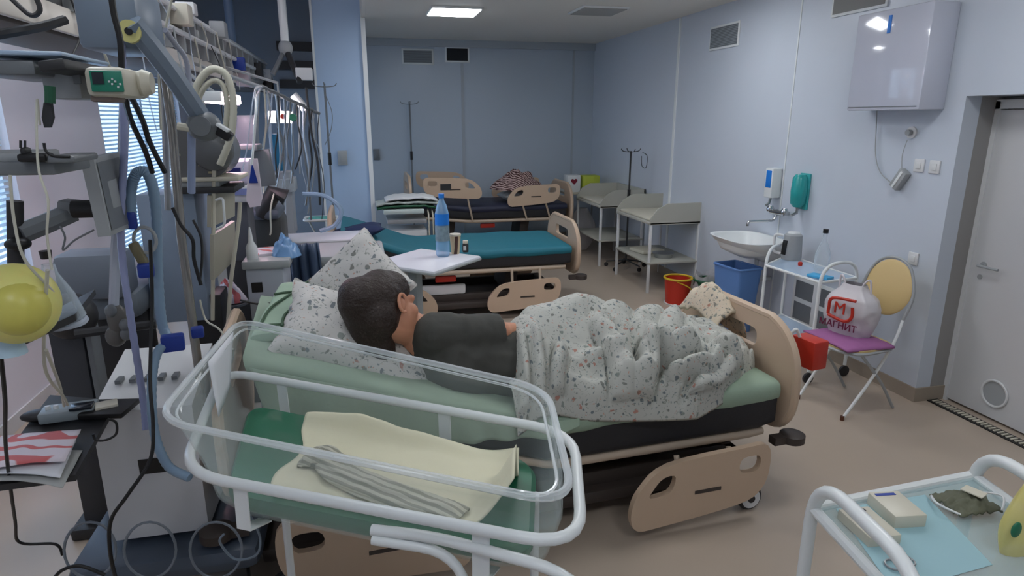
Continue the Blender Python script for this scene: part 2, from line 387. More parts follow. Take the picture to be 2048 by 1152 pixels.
wall_vent('wall_vent', 4.35, 2.8, .56, .3, 'large grey air vent high on the right wall next to the white cabinet', mat('dark_louvre', (120, 120, 118), .6))
t = thing('wall_grille', 'pair of grey square grilles low on the right wall behind the white trolley', 'grille', (XR, 4.42, .38))
MB().bx((-.012, -.28, -.2), (-.001, .28, .2), .003).build('grille_frame', M_white, t)
for sy in (-1, 1):
    for sz in (-1, 1): MB().bx((-.015, sy * .135 - .11, sz * .095 - .075), (-.012, sy * .135 + .11, sz * .095 + .075)).build('grille_panel', M_grey, t, False)
# ceiling lamps: one lit in view, unseen ones added to light room and bay
def lamp(x, y, z, label, lit=True, w=.5):
    t = thing('ceiling_lamp', label, 'ceiling lamp', (x, y, z))
    MB().bx((-w / 2 - .02, -w / 2 - .02, -.02), (w / 2 + .02, w / 2 + .02, -.001), .003).build('lamp_frame', M_white, t)
    MB().bx((-w / 2, -w / 2, -.026), (w / 2, w / 2, -.02)).build('diffuser', M_lamp if lit else mat('unlit_panel', (168, 168, 164), .5), t, False)
lamp(1.08, 7.25, HC, 'lit square ceiling lamp panel in the dropped ceiling')
lamp(2.55, 6.85, HC, 'unlit flat grey ceiling panel right of the lit lamp', False, .46)
lamp(1.3, 4.2, HC, 'unseen lit ceiling panel added above the middle bed'); lamp(2.5, 2.6, HC, 'unseen lit ceiling panel added above the door side')
lamp(2.6, 5.3, HC, 'unseen lit ceiling panel added above the sink')
lamp(1.2, .0, HC, 'unseen lit ceiling panel added over the near trolley'); lamp(-.7, -.2, HL, 'unseen lit panel added in the bay nearest the front wall')  # unseen panels added to brighten faces turned to the camera
lamp(-1.8, 1.6, HL, 'unseen lit panel added in the bay ceiling near the glass'); lamp(-1.8, 4.2, HL, 'unseen lit panel added in the bay ceiling in front of the window'); lamp(-.5, 3.0, HL, 'unseen lit panel added in the bay ceiling above the ventilator')  # unseen panels added to brighten the left bay
a, c = at(400, -8, 3.9), at(466, 36, 5.2)
t = thing('tube_lamp', 'long slatted tube lamp on the blue bay ceiling at the top left', 'lamp', (-.95, 5.7, HL))
MB().bx((-.09, -.9, -.06), (.09, .9, -.001), .004).build('lamp_housing', M_white, t)
MB().bx((-.07, -.87, -.068), (.07, .87, -.06)).build('louvre', M_strip, t, False)

# switches and sockets
def plate(kind, loc, nrm, w, h, label, cat, m=M_whitep):
    t = thing(kind, label, cat, loc)
    if nrm == 'x':
        MB().bx((-.012, -w / 2, -h / 2), (-.001, w / 2, h / 2), .004).build('plate', m, t); MB().bx((-.017, -w / 4, -h / 4), (-.012, w / 4, h / 4), .002).build('rocker', m, t)
    else:
        MB().bx((-w / 2, -.03, -h / 2), (w / 2, -.001, h / 2), .006).build('plate', m, t); MB().bx((-w / 4, -.037, -h / 3), (w / 4, -.03, h / 3), .002).build('rocker', m, t)
plate('wall_box', (at(685, 316, 7.97).x, 7.999, at(685, 316, 7.97).z), 'y', .11, .17, 'grey wall box with a switch on the blue column', 'switch', M_lgrey)
p = at(753, 309, 9.9); plate('wall_box', (p.x, 9.9, p.z), 'y', .09, .16, 'small grey switch on the back wall right of the column', 'switch', M_grey)
for px, py, kind, lab in [(1840, 331, 'wall_switch', 'left white switch of the pair on the right wall beside the door recess'), (1871, 334, 'wall_switch', 'right white switch of the pair, nearest the door recess'),
                          (1828, 517, 'wall_socket', 'white wall socket above the round chair back')]:
    p = atx(px, py, XR); plate(kind, (XR, p.y, p.z), 'x', .08, .085, lab, 'switch' if 'switch' in kind else 'socket')
p = atx(1825, 265, XR); t = thing('wall_socket', 'white wall socket with a plug under the white wall cabinet', 'socket', (XR, p.y, p.z))
MB().lathe([(.04, 0), (.04, .012)], (-.013, 0, 0), 'X').build('socket_plate', M_whitep, t); MB().lathe([(.02, 0), (.018, .03)], (-.043, 0, 0), 'X').build('plug', M_lgrey, t)
p1 = atx(1758, 225, XR); pts = [Vector((XR - .02, q.y, q.z)) for q in [atx(*v, XR) for v in [(1759, 218), (1757, 260), (1756, 310), (1766, 345), (1790, 368)]]]
tag(MB().tube(catmull(pts), .004, 6).build('wall_cable', M_lgrey), 'thin grey cord hanging from the wall cabinet left corner', 'cord')
pts = [Vector((XR - .03, q.y, q.z)) for q in [atx(*v, XR) for v in [(1822, 280), (1812, 310), (1811, 340)]]]
tag(MB().tube(catmull(pts), .003, 6).build('wall_cable', M_lgrey), 'short cord running from the round socket to the grey holder', 'cord')
p = atx(1800, 359, XR - .03); rot = Matrix.Rotation(R(-32), 4, 'X')
t = thing('wall_holder', 'slanted grey adaptor hanging on the right wall below the cabinet', 'adaptor', p); t.rotation_euler = (R(32), 0, 0)
MB().box((0, 0, 0), (.05, .07, .14), None, .006).build('holder_body', M_lgrey, t); MB().box((-.027, 0, 0), (.006, .02, .13), None, .002).build('light_strip', M_white, t)

# white glossy wall cabinet (air cleaner)
t = thing('wall_cabinet', 'large glossy white cabinet box mounted high on the right wall', 'cabinet', (XR, 3.78, 2.22))
mgl = mat('glossy_white', (196, 200, 214), .12, coat=.5)
MB().bx((-.2, -.3, -.27), (-.001, .33, .37), .012).build('cabinet_body', mgl, t)
MB().bx((-.205, .02, .22), (-.2, .045, .33)).build('blue_mark', M_label, t)
MB().bx((-.203, -.28, -.25), (-.2, .31, -.245)).build('door_gap', M_grey, t, False)

# soap dispensers, tap and sink
p = atx(1544, 368, XR - .06)
t = thing('soap_dispenser', 'white soap dispenser with a blue label above the sink', 'dispenser', (XR, p.y, p.z))
MB().bx((-.1, -.055, -.12), (-.001, .055, .14), .01).build('dispenser_body', M_white, t)
MB().bx((-.103, -.04, -.03), (-.1, .035, .12), .002).build('blue_label', M_label, t)
MB().tube([(-.06, 0, -.12), (-.07, 0, -.17), (-.1, 0, -.19)], .012).build('pump_lever', M_steel, t)
p = atx(1598, 383, XR - .06)
t = thing('soap_dispenser', 'teal green soap dispenser above the sink, right of the white one', 'dispenser', (XR, p.y, p.z))
MB().lathe([(.035, -.13), (.06, -.1), (.066, .0), (.06, .11), (.04, .14)], (-.06, 0, 0), 'Z', 20).build('bottle', mat('teal_plastic', (40, 160, 160), .25), t)
MB().bx((-.02, -.06, -.15), (-.001, .06, .15), .004).build('back_plate', mat('teal_plastic_b', (58, 168, 170), .4), t)
MB().tube([(-.06, 0, -.13), (-.06, 0, -.18), (-.11, 0, -.2)], .012).build('pump_lever', M_steel, t)
p = atx(1556, 425, XR - .05)
t = thing('mixer_tap', 'chrome wall mixer tap with a long spout over the sink', 'tap', (XR, p.y, p.z))
MB().tube([(-.06, -.09, 0), (-.06, .09, 0)], .024, 12).tube([(0, -.08, 0), (-.06, -.08, 0)], .018).tube([(0, .08, 0), (-.06, .08, 0)], .018).build('tap_body', M_chrome, t)
for sy in (-1, 1): MB().lathe([(.03, 0), (.034, .02), (.022, .05)], (-.06, sy * .1, 0), 'Z').build('tap_handle', M_chrome, t)
MB().tube(fillet([(-.06, 0, 0), (-.08, 0, -.07), (-.34, 0, -.07), (-.34, 0, -.11)], .03), .012, 10).build('spout', M_chrome, t)
t = thing('wash_basin', 'white ceramic wash basin mounted on the right wall', 'sink', (XR, 5.05, .86))
def basin(u, v):
    a = u * 2 * PI; ca, sa = math.cos(a), math.sin(a); L = [(1, -.0), (.9, .0), (.86, -.03), (.7, -.12), (.3, -.17), (.02, -.18)]
    k = v * 5; i = min(int(k), 4); f = k - i; s_ = L[i][0] * (1 - f) + L[i + 1][0] * f; z = L[i][1] * (1 - f) + L[i + 1][1] * f
    e = .62; x = -.27 + .26 * s_ * math.copysign(abs(ca) ** e, ca); y = .36 * s_ * math.copysign(abs(sa) ** e, sa); return (x, y, z)
def under(u, v):
    a = u * 2 * PI; ca, sa = math.cos(a), math.sin(a); s_ = 1 - .75 * v ** 1.3; e = .62; z = -.02 - .2 * v if v > 0 else 0
    return (-.27 + .2 * v + .26 * s_ * math.copysign(abs(ca) ** e, ca), .36 * s_ * math.copysign(abs(sa) ** e, sa), z)
MB().surf(basin, 48, 15).surf(under, 48, 8).build('bowl', M_white, t, ang=70)
MB().tube(fillet([(-.16, 0, -.2), (-.16, 0, -.38), (0, 0, -.4)], .05), .02, 10).build('drain_pipe', M_whitep, t)

# ================================================================== BEDS
def wheel(par, x, y, r=.065, m=M_dark, hub=M_whitep):
    w = MB().lathe([(r * .8, -.02), (r, -.014), (r, .014), (r * .8, .02)], (x, y, r), 'Y', 24).build('caster', m, par)
    MB().lathe([(r * .78, -.024), (r * .78, .024)], (x, y, r), 'Y', 24).build('wheel_hub', hub, w)
    MB().lathe([(r * .3, -.028), (r * .3, .028)], (x, y, r), 'Y', 16).build('hub_cap', M_dark, w)
    MB().tube([(x, y, r), (x, y, r), (x, y + (.04 if y < .5 else -.04), r + .02), (x, y + (.04 if y < .5 else -.04), r + .1)], .015).build('fork', M_dark, w)
    return w
def side_rail_outline(x0, x1, z0, z1):
    w = x1 - x0; h = z1 - z0
    out = [(x0, z0 + .28 * h), (x0 + .04 * w, z0 + .02 * h), (x0 + .2 * w, z0), (x0 + .78 * w, z0 + .12 * h), (x1 - .05 * w, z0 + .3 * h), (x1, z0 + .62 * h), (x1 - .03 * w, z1 - .02 * h), (x1 - .22 * w, z1), (x0 + .25 * w, z0 + .92 * h), (x0 + .06 * w, z0 + .62 * h)]
    out = [(p.x, p.y) for p in catmull([(a, b, 0) for a, b in out], 4, True)]
    h1 = [(x0 + .1 * w, z0 + .46 * h), (x0 + .28 * w, z0 + .5 * h), (x0 + .31 * w, z0 + .78 * h), (x0 + .2 * w, z0 + .76 * h)]
    h2 = [(x1 - .24 * w, z0 + .62 * h), (x1 - .08 * w, z0 + .6 * h), (x1 - .07 * w, z0 + .86 * h), (x1 - .23 * w, z0 + .86 * h)]
    f = lambda q: [(p.x, p.y) for p in fillet([(a, b, 0) for a, b in q], .04, 3, True)]
    return [out, f(h1), f(h2)]
def make_bed(loc, rz, label, L=2.4, Wd=1.02, zt=.62, back=17, hinge=.95, cover=M_greensheet, cover_name='sheet', rails=('low', 'low'), head_h=.42, foot_h=.3, mth=.17, railh=.34, arms=True, drape=False, rail_out=.03):
    """x runs from the head to the foot, y from the near to the far side"""
    t = thing('hospital_bed', label, 'bed', loc, rz)
    zb = zt - mth; ca = math.cos(R(back)); sa = math.sin(R(back))
    def prof(x, z):    # bends the head section up
        if x >= hinge: return x, z
        d = hinge - x; dz = z - zb
        return hinge - d * ca - dz * sa * .6, zb + d * sa + dz * ca
    def slab(x0, x1, y0, y1, za, zc, m, name, r=.035, wob=0, bend=True):
        n = 26; out = []
        sec = rrect(y0, za, y1, zc, r, 3)
        mb = MB(); rings = []
        for i in range(n + 1):
            x = x0 + (x1 - x0) * i / n; k = 1 - .02 * (1 if i in (0, n) else 0)
            ring = []
            for (y, z) in sec:
                w = wob * wrand((x * 3, y * 3, z * 3), 1.5, 3) if wob else 0
                yy = (y0 + y1) / 2 + (y - (y0 + y1) / 2) * k + w; zz = (za + zc) / 2 + (z - (za + zc) / 2) * (k - .1 * (1 if i in (0, n) else 0)) + w * .7
                X_, Z_ = prof(x, zz) if bend else (x, zz); ring.append(Vector((X_, yy, Z_)))
            rings.append(ring)
        vs = [v for r_ in rings for v in r_]; m_ = len(sec)
        fs = [(i * m_ + k, i * m_ + (k + 1) % m_, (i + 1) * m_ + (k + 1) % m_, (i + 1) * m_ + k) for i in range(n) for k in range(m_)]
        fs += [tuple(range(m_))[::-1], tuple(n * m_ + k for k in range(m_))]
        return MB()._add(vs, fs).build(name, m, t, ang=60)
    slab(.12, L - .05, .03, Wd - .03, zb, zb + mth * .98, M_matt, 'mattress')
    sh = slab(.10, L - .045, .015, Wd - .015, zb + mth * .55, zt + .012, cover, cover_name, .05, .012)
    if drape:
        def dr(u, v):
            x = .12 + 1.35 * u; X_, Z_ = prof(x, zt - .02 - (.20 + .05 * math.sin(u * 5)) * v * (1 - .75 * u ** 3)); return (X_, .012 - .012 * v - .014 * v * math.sin(u * 34 + 2 * math.sin(u * 9)), Z_)
        MB().surf(dr, 90, 8).build('sheet_drape', cover, t, ang=180, mods=[('SOLID', .004)])
    # deck and rails under the mattress
    slab(.15, L - .1, .04, Wd - .04, zb - .05, zb - .005, M_beige2, 'deck')
    # base frame
    f = MB().bx((.2, .16, .16), (L - .15, .22, .24), .01).bx((.2, Wd - .22, .16), (L - .15, Wd - .16, .24), .01)
    f.bx((.2, .16, .16), (.27, Wd - .16, .24), .01).bx((L - .22, .16, .16), (L - .15, Wd - .16, .24), .01)
    f.bx((.1, .1, .10), (L - .2, Wd - .1, .17), .02)
    f.build('base_frame', M_base, t)
    for x in (.55, L - .6): MB().box((x, Wd / 2, (zb + .2) / 2), (.12, .5, zb - .22), Matrix.Rotation(R(8), 4, 'Y'), .01).build('lift_column', M_base, t)
    MB().bx((.95, .1, zb - .13), (1.15, .14, zb - .07), .01).build('pedal_mark', M_red, t)
    MB().bx((.8, .15, .24), (1.25, .2, .34), .02).build('motor_box', M_whitep, t)
    for x in (.2, L - .2):
        for y in (-.01, Wd - .04): wheel(t, x, y)
    # head and foot boards
    def board(x, hb, ht, name, th=.035):
        o = rrect(.0, hb, Wd, ht, .22, 8); top = ht
        o = [(y, z + (.10 * math.sin(PI * min(max(y / Wd, 0), 1)) if z > (hb + ht) / 2 else 0)) for y, z in o]
        inn = rrect(.3, ht - .13, Wd - .3, ht - .03, .045, 4)
        bo = MB().prism([o, inn], th, plane_yz(x)).build(name, M_beige, t, ang=50)
        MB().tube([(x + th / 2, a, c) for a, c in o], th * .62, 8, True).build('edge_rim', M_beige, bo)
        return bo
    board(0, zt - .2, zt + head_h, 'headboard'); board(L, zt - .28, zt + foot_h, 'footboard')
    for x, y in ((L + .05, .02), (L + .05, Wd - .02), (-.04, .02), (-.04, Wd - .02)):
        MB().lathe([(.05, -.025), (.062, -.018), (.062, .018), (.05, .025)], (x, y, zt - .3)).box((x - .05 * (1 if x > 1 else -1), y, zt - .3), (.14, .05, .04)).build('bumper', M_base, t)
    for side, mode in zip((-rail_out, Wd + .0), rails):
        for x0, x1, nm in ((.18, .95, 'head'), (L - .90, L - .17, 'foot')):
            if mode is None: continue
            z0 = zb - .42 if mode == 'low' else zt + .02
            z0 = max(z0, .06)
            if mode == 'high': z0 = zt + (.12 if nm == 'head' else .0); x0 -= .0
            lo = side_rail_outline(x0, x1, z0, z0 + railh)
            if nm == 'head': lo = [[(x0 + x1 - a, c) for a, c in l][::-1] for l in lo]
            sr = MB().prism(lo, .03, plane_xz(side + .03)).build('side_rail', M_beige, t, ang=50)
            if arms and mode == 'high':
                for xx in (x0 + .2, x1 - .2): MB().tube([(xx, side + .02, z0 + .05), (xx + .08, side + .05, zb - .02)], .013).build('rail_arm', M_beige2, sr)
            if arms and mode == 'low':
                for xx in (x0 + .25, x1 - .2): MB().tube([(xx, side + .025, z0 + railh * .7), (xx, side + .06, zb - .02)], .013).build('rail_arm', M_beige2, sr)
            if side < 0: MB().bx(((x0 + x1) / 2 - .04, side - .003, z0 + railh * .42), ((x0 + x1) / 2 + .1, side - .0, z0 + railh * .47)).build('rail_marking', M_base, sr, False)
            if mode == 'high' and nm == 'head' and side < 0:
                MB().bx((x0 + .22, side - .004, z0 + .12), (x0 + .36, side, z0 + .2)).build('control_pad', M_dark, sr, False)
    t['prof'] = 0; del t['prof']
    return t, prof
bed1, prof1 = make_bed((-.58, 2.35, 0), R(3.5), 'nearest hospital bed, with sage green sheet and the lying person', L=2.59, zt=.64, back=19, hinge=1.35, head_h=.30, foot_h=.22, mth=.235, drape=True, rail_out=.10)
bed2, prof2 = make_bed((-.3, 5.82, 0), R(0), 'middle hospital bed covered with a teal cloth, empty', L=2.33, zt=.68, back=20, hinge=.85, cover=M_teal, cover_name='teal_cover', head_h=.3, foot_h=.16, railh=.30)
bed3, prof3 = make_bed((.62, 8.4, 0), R(0), 'farthest hospital bed along the back wall with raised side rails', L=2.2, zt=.75, back=6, hinge=.8, cover=mat('dark_navy_cover', (40, 44, 66), .6), cover_name='dark_cover', rails=('high', 'high'), head_h=.34, foot_h=.2, railh=.28)

# navy pad hanging at the head end of bed 2
def pillow(name, c, dims, rx, ry, rz, m, label, cat='pillow', wob=.012, seed=0, puff=1.0):
    sx, sy, sz = dims; t = MB()
    def top(sg):
        def fn(u, v):
            a, b = u * 2 - 1, v * 2 - 1
            k = (1 - abs(a) ** 3.2) ** .5 * (1 - abs(b) ** 3.2) ** .5
            pin = 1 - .07 * (abs(a) ** 2) * (1 - abs(b) ** 2) - .07 * (abs(b) ** 2) * (1 - abs(a) ** 2)
            w = wob * (wrand((a * 1.6, b * 1.6, sg), 1.5, seed) + .5 * wrand((a, b, sg), 4.5, seed))
            return (a * sx / 2 * pin, b * sy / 2 * pin, sg * sz / 2 * k * puff + w)
        return fn
    t.surf(top(1), 28, 22).surf(top(-1), 28, 22)
    bmesh.ops.remove_doubles(t.bm, verts=t.bm.verts, dist=.004)
    o = t.build(name, m, None, ang=80, mods=[('SUB', 1)])
    o.location = c; o.rotation_euler = (rx, ry, rz); return tag(o, label, cat)
# ---- things on bed 1
pillow('pillow', at(728, 692, 2.74), (.76, .46, .22), R(28), R(30), R(4), M_floral2, 'large floral pillow under the woman, nearest the camera', seed=2)
pillow('pillow', at(712, 575, 3.05), (.46, .42, .16), R(55), R(-42), R(0), M_floral2, 'upright floral pillow behind the woman head', seed=5)
# folded mint garment with dark green piping
t = thing('folded_garment', 'folded mint green garment with dark piping beside the floral pillow', 'garment', (0, 0, 0))
def gar(u, v):
    P = [at(500, 690, 2.62), at(640, 690, 2.62), at(560, 582, 3.15), at(680, 590, 3.15)]
    a = P[0].lerp(P[1], u); b = P[2].lerp(P[3], u); p = a.lerp(b, v)
    return p + Vector((0, 0, .03 + .03 * math.sin(PI * u) ** .5 + .016 * wrand(p, 9, 1)))
MB().surf(gar, 24, 24, .05).build('cloth', M_mint, t, ang=80, mods=[('SUB', 1)])
for uv in ([(.1, .1), (.12, .4), (.3, .62), (.5, .95)], [(.45, .05), (.42, .3), (.7, .6), (.9, .9)], [(.12, .1), (.3, .09), (.62, .12)], [(.05, .7), (.3, .75), (.45, .7)]):
    MB().tube(catmull([Vector(gar(*q)) + Vector((0, 0, .008)) for q in uv], 6), .006, 6).build('piping', mat('dark_green_piping', (66, 92, 70), .7), t)
MB().ell(Vector(gar(.85, .06)) + Vector((0, 0, .02)), (.024, .024, .02)).build('toggle', M_black, t)

# ---- blanket on bed 1
bp = bed1.matrix_basis
ROLLS = []
for pts, w, A in (([(1118, 832), (1190, 842), (1290, 826), (1370, 846), (1436, 848)], .038, .05), ([(1150, 815), (1200, 792), (1270, 782), (1340, 806)], .04, .05), ([(1352, 812), (1400, 752), (1452, 700), (1492, 655)], .065, .085),
                  ([(1268, 752), (1290, 700), (1300, 655), (1350, 668), (1410, 640)], .05, .07), ([(1420, 800), (1460, 775), (1478, 800), (1446, 842)], .05, .07), ([(1490, 690), (1520, 742), (1500, 790)], .055, .08),
                  ([(1545, 690), (1585, 735), (1575, 770), (1510, 790)], .045, .06), ([(1200, 640), (1236, 690), (1250, 760)], .06, .05), ([(1128, 690), (1120, 760), (1124, 830)], .028, .035), ([(1340, 705), (1395, 690), (1440, 655)], .04, .06),
                  ([(1040, 700), (1052, 770), (1048, 840)], .03, .022), ([(1075, 690), (1085, 760), (1082, 835)], .025, .02), ([(1540, 655), (1500, 640), (1450, 632)], .05, .05)):
    ROLLS.append(([(q.x, q.y) for q in catmull([atz(a, b, .67 + .29 * (845 - b) / 205) for a, b in pts], 6)], w, A))
def rolls(x, y):
    best = 0; low = 0
    for P, w, A in ROLLS:
        for i in range(len(P) - 1):
            ax, ay = P[i]; bx_, by = P[i + 1]
            if min(ax, bx_) - w > x or max(ax, bx_) + w < x or min(ay, by) - w > y or max(ay, by) + w < y: continue
            dx, dy = bx_ - ax, by - ay; t = max(0, min(1, ((x - ax) * dx + (y - ay) * dy) / (dx * dx + dy * dy + 1e-9)))
            d = math.hypot(x - ax - t * dx, y - ay - t * dy) / w; te = (i + t) / (len(P) - 1); e = min(1, te * 6 + .25, (1 - te) * 6 + .25)
            if d < 1: best = max(best, A * e * math.sqrt(1 - d * d))
            elif d < 1.45: low = min(low, -.3 * A * e * math.sin((d - 1) / .45 * PI))
    return best if best > 0 else low
def blank(u, v):
    # u along the bed from the waist to the foot, v from the near edge to the far edge
    x = .60 + 1.34 * u; yn = 2.41 + .05 * u + .05 * math.sin(5 * u + 1) - .05 * max(0, 1 - u / .3) + (.14 * max(0, u - .62) / .38 * 2)
    yf = 3.32; y = yn + (yf - yn) * v
    hump = .30 * math.exp(-((x - 1.02) / .27) ** 2) * math.exp(-((y - 2.94) / .27) ** 2) + .17 * math.exp(-((x - 1.5) / .28) ** 2) * math.exp(-((y - 2.95) / .3) ** 2) \
        + .24 * math.exp(-((x - .72) / .17) ** 2) * math.exp(-((y - 2.74) / .30) ** 2)
    q = Vector((x * 2.3 + .25 * wrand((x, y), 3, 4), y * 2.0 - x * 1.2, 3.1)); n1 = noise.noise(q); n2 = noise.noise(q * .8 + Vector((4, 9, 1)))
    fold = lambda p, e=.75: abs(math.sin(p)) ** e
    k = min(1, max(0, (u - .22) * 3.5))
    f1 = fold(15 * (x * .55 + y * .85) + 7 * n1, .6); f2 = fold(22 * (x * .9 - y * .45) + 6 * n2, .6); f3 = fold(9 * x + 2.5 * y + 3 * n2)
    m1 = .5 + .5 * math.tanh(4 * noise.noise(q * .6 + Vector((2, 2, 2))) + .3)
    rm = noise.ridged_multi_fractal(Vector((x * 2.0 + y * .8, y * 2.8 - x * 1.1, 1.7)), 1.0, 2.1, 4, 1.0, 2.0)
    edge = min(1, v / .14, (1 - v) / .1); edge = max(edge, 0) ** .6
    z = .63 + hump + (.05 * rm * (.35 + .65 * k) + k * (.06 * f1 * m1 + .05 * f2 * (1 - m1) + .02 * f2 * m1) + (1 - k) * .035 * f3 + .010 * wrand((x, y), 16, 2)) * edge + .03 * edge
    z += .035 * math.exp(-((v - .07) / .045) ** 2) * min(1, .2 + 5 * max(0, u - .02)) + .04 * math.exp(-((v - .17 - .1 * u) / .035) ** 2) * math.exp(-((u - .42) / .24) ** 4)
    rl = rolls(x, y) * 1.8; z += rl * min(1, edge * 1.3); y -= rl * .45 * (1 - v) * (v > .02)
    if v < .03: z -= .055 * (1 - v / .03)
    if u < .04: z -= .02
    dx = .03 * noise.noise(q * 1.3 + Vector((7, 0, 0))); dy = .05 * noise.noise(q * 1.2 + Vector((0, 5, 0))) * edge
    return (x + dx, y + dy, z)
tag(MB().surf(blank, 230, 170, .012).build('blanket', M_floral, None, ang=180), 'crumpled white floral blanket over the woman legs', 'blanket')
# folded blanket end hanging over the foot board
def over(u, v):
    a = atx(1385, 625, 2.03) ; y = 3.0 + .42 * u; x = 1.86 + .2 * v
    z = .72 + .26 * math.sin(PI * min(1, v * .9 + .1)) ** .7 * (.6 + .4 * math.sin(PI * u)) + .02 * wrand((x, y), 20, 3)
    return (x, y, z)
tag(MB().surf(over, 24, 24, .02).build('folded_cloth', floral('brown_print_cotton', (206, 192, 170), 26), None, ang=180), 'brownish patterned cloth bunched at the far corner of the foot board', 'cloth')

# ================================================================== THE WOMAN
HD = at(772, 618, 2.68); K = 1.12
SH = at(868, 700, 2.70); HIP = Vector((.86, 2.80, .74))
person = thing('person', 'person in a dark grey t-shirt lying on the nearest bed, facing away', 'person', (.3, 2.8, .66))
OFF = Vector((.3, 2.8, .66))
def L_(p): return Vector(p) - OFF
face = Vector((.80, .56, -.16)).normalized(); upv = Vector((-.42, .1, .86)).normalized(); side = face.cross(upv).normalized(); upv = side.cross(face).normalized()
def hp(f, s, u): return L_(HD) + (face * f + side * s + upv * u) * K
RH = Matrix(((face.x, side.x, upv.x, 0), (face.y, side.y, upv.y, 0), (face.z, side.z, upv.z, 0), (0, 0, 0, 1)))
bd = MB()
bd.ell(hp(0, 0, .03), (.098 * K, .078 * K, .105 * K), RH)
bd.ell(hp(.05, 0, -.035), (.082 * K, .066 * K, .085 * K), RH)          # jaw
bd.cap(hp(.02, 0, -.09), hp(.10, 0, -.095), .034 * K, .018 * K)          # chin
bd.cap(hp(.118, 0, .01), hp(.146, 0, -.03), .010 * K, .014 * K)         # nose
bd.cap(hp(.122, -.022, -.062), hp(.122, .022, -.062), .010 * K, .010 * K)   # lips
bd.cap(hp(.098, -.04, .03), hp(.098, .04, .03), .016 * K, .016 * K)     # brow
for s_ in (-1, 1): bd.ell(hp(.085, s_ * .045, -.02), (.034, .026, .034), RH)  # cheeks
NK = L_(SH.lerp(HD, .38)) + Vector((0, .04, .0)); bd.cap(hp(-.01, 0, -.07), NK, .052 * K, .062 * K)
CH = L_(SH.lerp(HIP, .24)) + Vector((-.02, .0, -.03)); WA = L_(SH.lerp(HIP, .62)) + Vector((0, -.01, -.02)); HP = L_(HIP)
bd.cap(NK, CH, .075 * K, .165 * K); bd.cap(CH, WA, .165 * K, .135 * K); bd.cap(WA, HP, .13 * K, .12 * K)
S1 = L_(SH) + Vector((.03, -.06, .08)); E1 = L_(at(1002, 664, 2.72)); W1 = L_(at(1062, 668, 2.86)) + Vector((0, 0, .02)); 
bd.cap(S1, E1, .062 * K, .046 * K); bd.cap(E1, W1, .045 * K, .030 * K)
S2 = CH + Vector((-.05, .16, -.02)); E2 = S2 + Vector((.24, .1, -.08)); W2 = E2 + Vector((.16, -.02, .1)); bd.cap(S2, E2, .052, .042).cap(E2, W2, .04, .028)
def hand(mb, w, d, n, sc=1.0, curl=.6):
    d = d.normalized(); n = n.normalized(); sd = d.cross(n).normalized()
    for j in (-1, 0, 1): mb.cap(w, w + d * .085 * sc + sd * j * .024 * sc, .02 * sc, .016 * sc)
    for j, ln in zip((-1.5, -.5, .5, 1.5), (.062, .078, .072, .056)):
        b0 = w + d * .085 * sc + sd * j * .018 * sc; k1 = b0 + (d * math.cos(curl * .4) - n * math.sin(curl * .4)) * ln * .5 * sc + sd * j * .003
        k2 = k1 + (d * math.cos(curl) - n * math.sin(curl)) * ln * .32 * sc; k3 = k2 + (d * math.cos(curl * 1.5) - n * math.sin(curl * 1.5)) * ln * .25 * sc
        mb.cap(b0, k1, .0095 * sc, .009 * sc, 3, 8).cap(k1, k2, .009 * sc, .008 * sc, 3, 8).cap(k2, k3, .008 * sc, .007 * sc, 3, 8)
    b0 = w + d * .02 * sc - sd * .03 * sc; k1 = b0 + (d * .5 - sd * .7 - n * .3).normalized() * .04 * sc; k2 = k1 + (d * .9 - sd * .2 - n * .3).normalized() * .034 * sc
    mb.cap(b0, k1, .0125 * sc, .0105 * sc, 3, 8).cap(k1, k2, .0105 * sc, .0085 * sc, 3, 8)
hand(bd, W1, Vector((.75, .5, -.1)), Vector((.1, .1, 1)), 1.1); hand(bd, W2, Vector((.9, -.1, .1)), Vector((0, .2, 1)), 1.1)
# legs bent under the blanket
KN1 = Vector((1.18, 2.98, .84)) - OFF; AN1 = Vector((1.62, 3.02, .74)) - OFF; KN2 = Vector((1.15, 3.1, .78)) - OFF; AN2 = Vector((1.6, 3.12, .73)) - OFF
bd.cap(HP + Vector((.03, .03, 0)), KN1, .09, .06).cap(KN1, AN1, .055, .038).cap(AN1, AN1 + Vector((.12, .02, .04)), .034, .024)
bd.cap(HP + Vector((.03, .06, -.02)), KN2, .085, .058).cap(KN2, AN2, .055, .038).cap(AN2, AN2 + Vector((.12, .02, .04)), .034, .024)
bd.build('body', M_skin, person, mods=[('REMESH', .0065), ('SMOOTH', 4)])
# t-shirt
sh = MB(); g = .016
sh.cap(NK + (CH - NK) * .25, CH, .085 * K + g, .165 * K + g).cap(CH, WA, .165 * K + g, .14 * K + g).cap(WA, WA.lerp(HP, .35), .14 * K + g, .12 * K + g)
sh.cap(S1 + Vector((-.02, .03, 0)), S1 + (E1 - S1) * .5, .08 * K + g, .068 * K + g).tube([S1 + (E1 - S1) * .3, S1 + (E1 - S1) * .65, S1 + (E1 - S1) * .97], [.075 * K + g, .07 * K + g, .062 * K + g], 18)
sh.cap(S2, S2 + (E2 - S2) * .7, .07, .062)
so = sh.build('t_shirt', M_shirt, person, mods=[('REMESH', .011), ('SMOOTH', 3)])
tx = bpy.data.textures.new('shirt_folds', 'CLOUDS'); tx.noise_scale = .11
dm = so.modifiers.new('d', 'DISPLACE'); dm.texture = tx; dm.strength = .022; dm.mid_level = .5
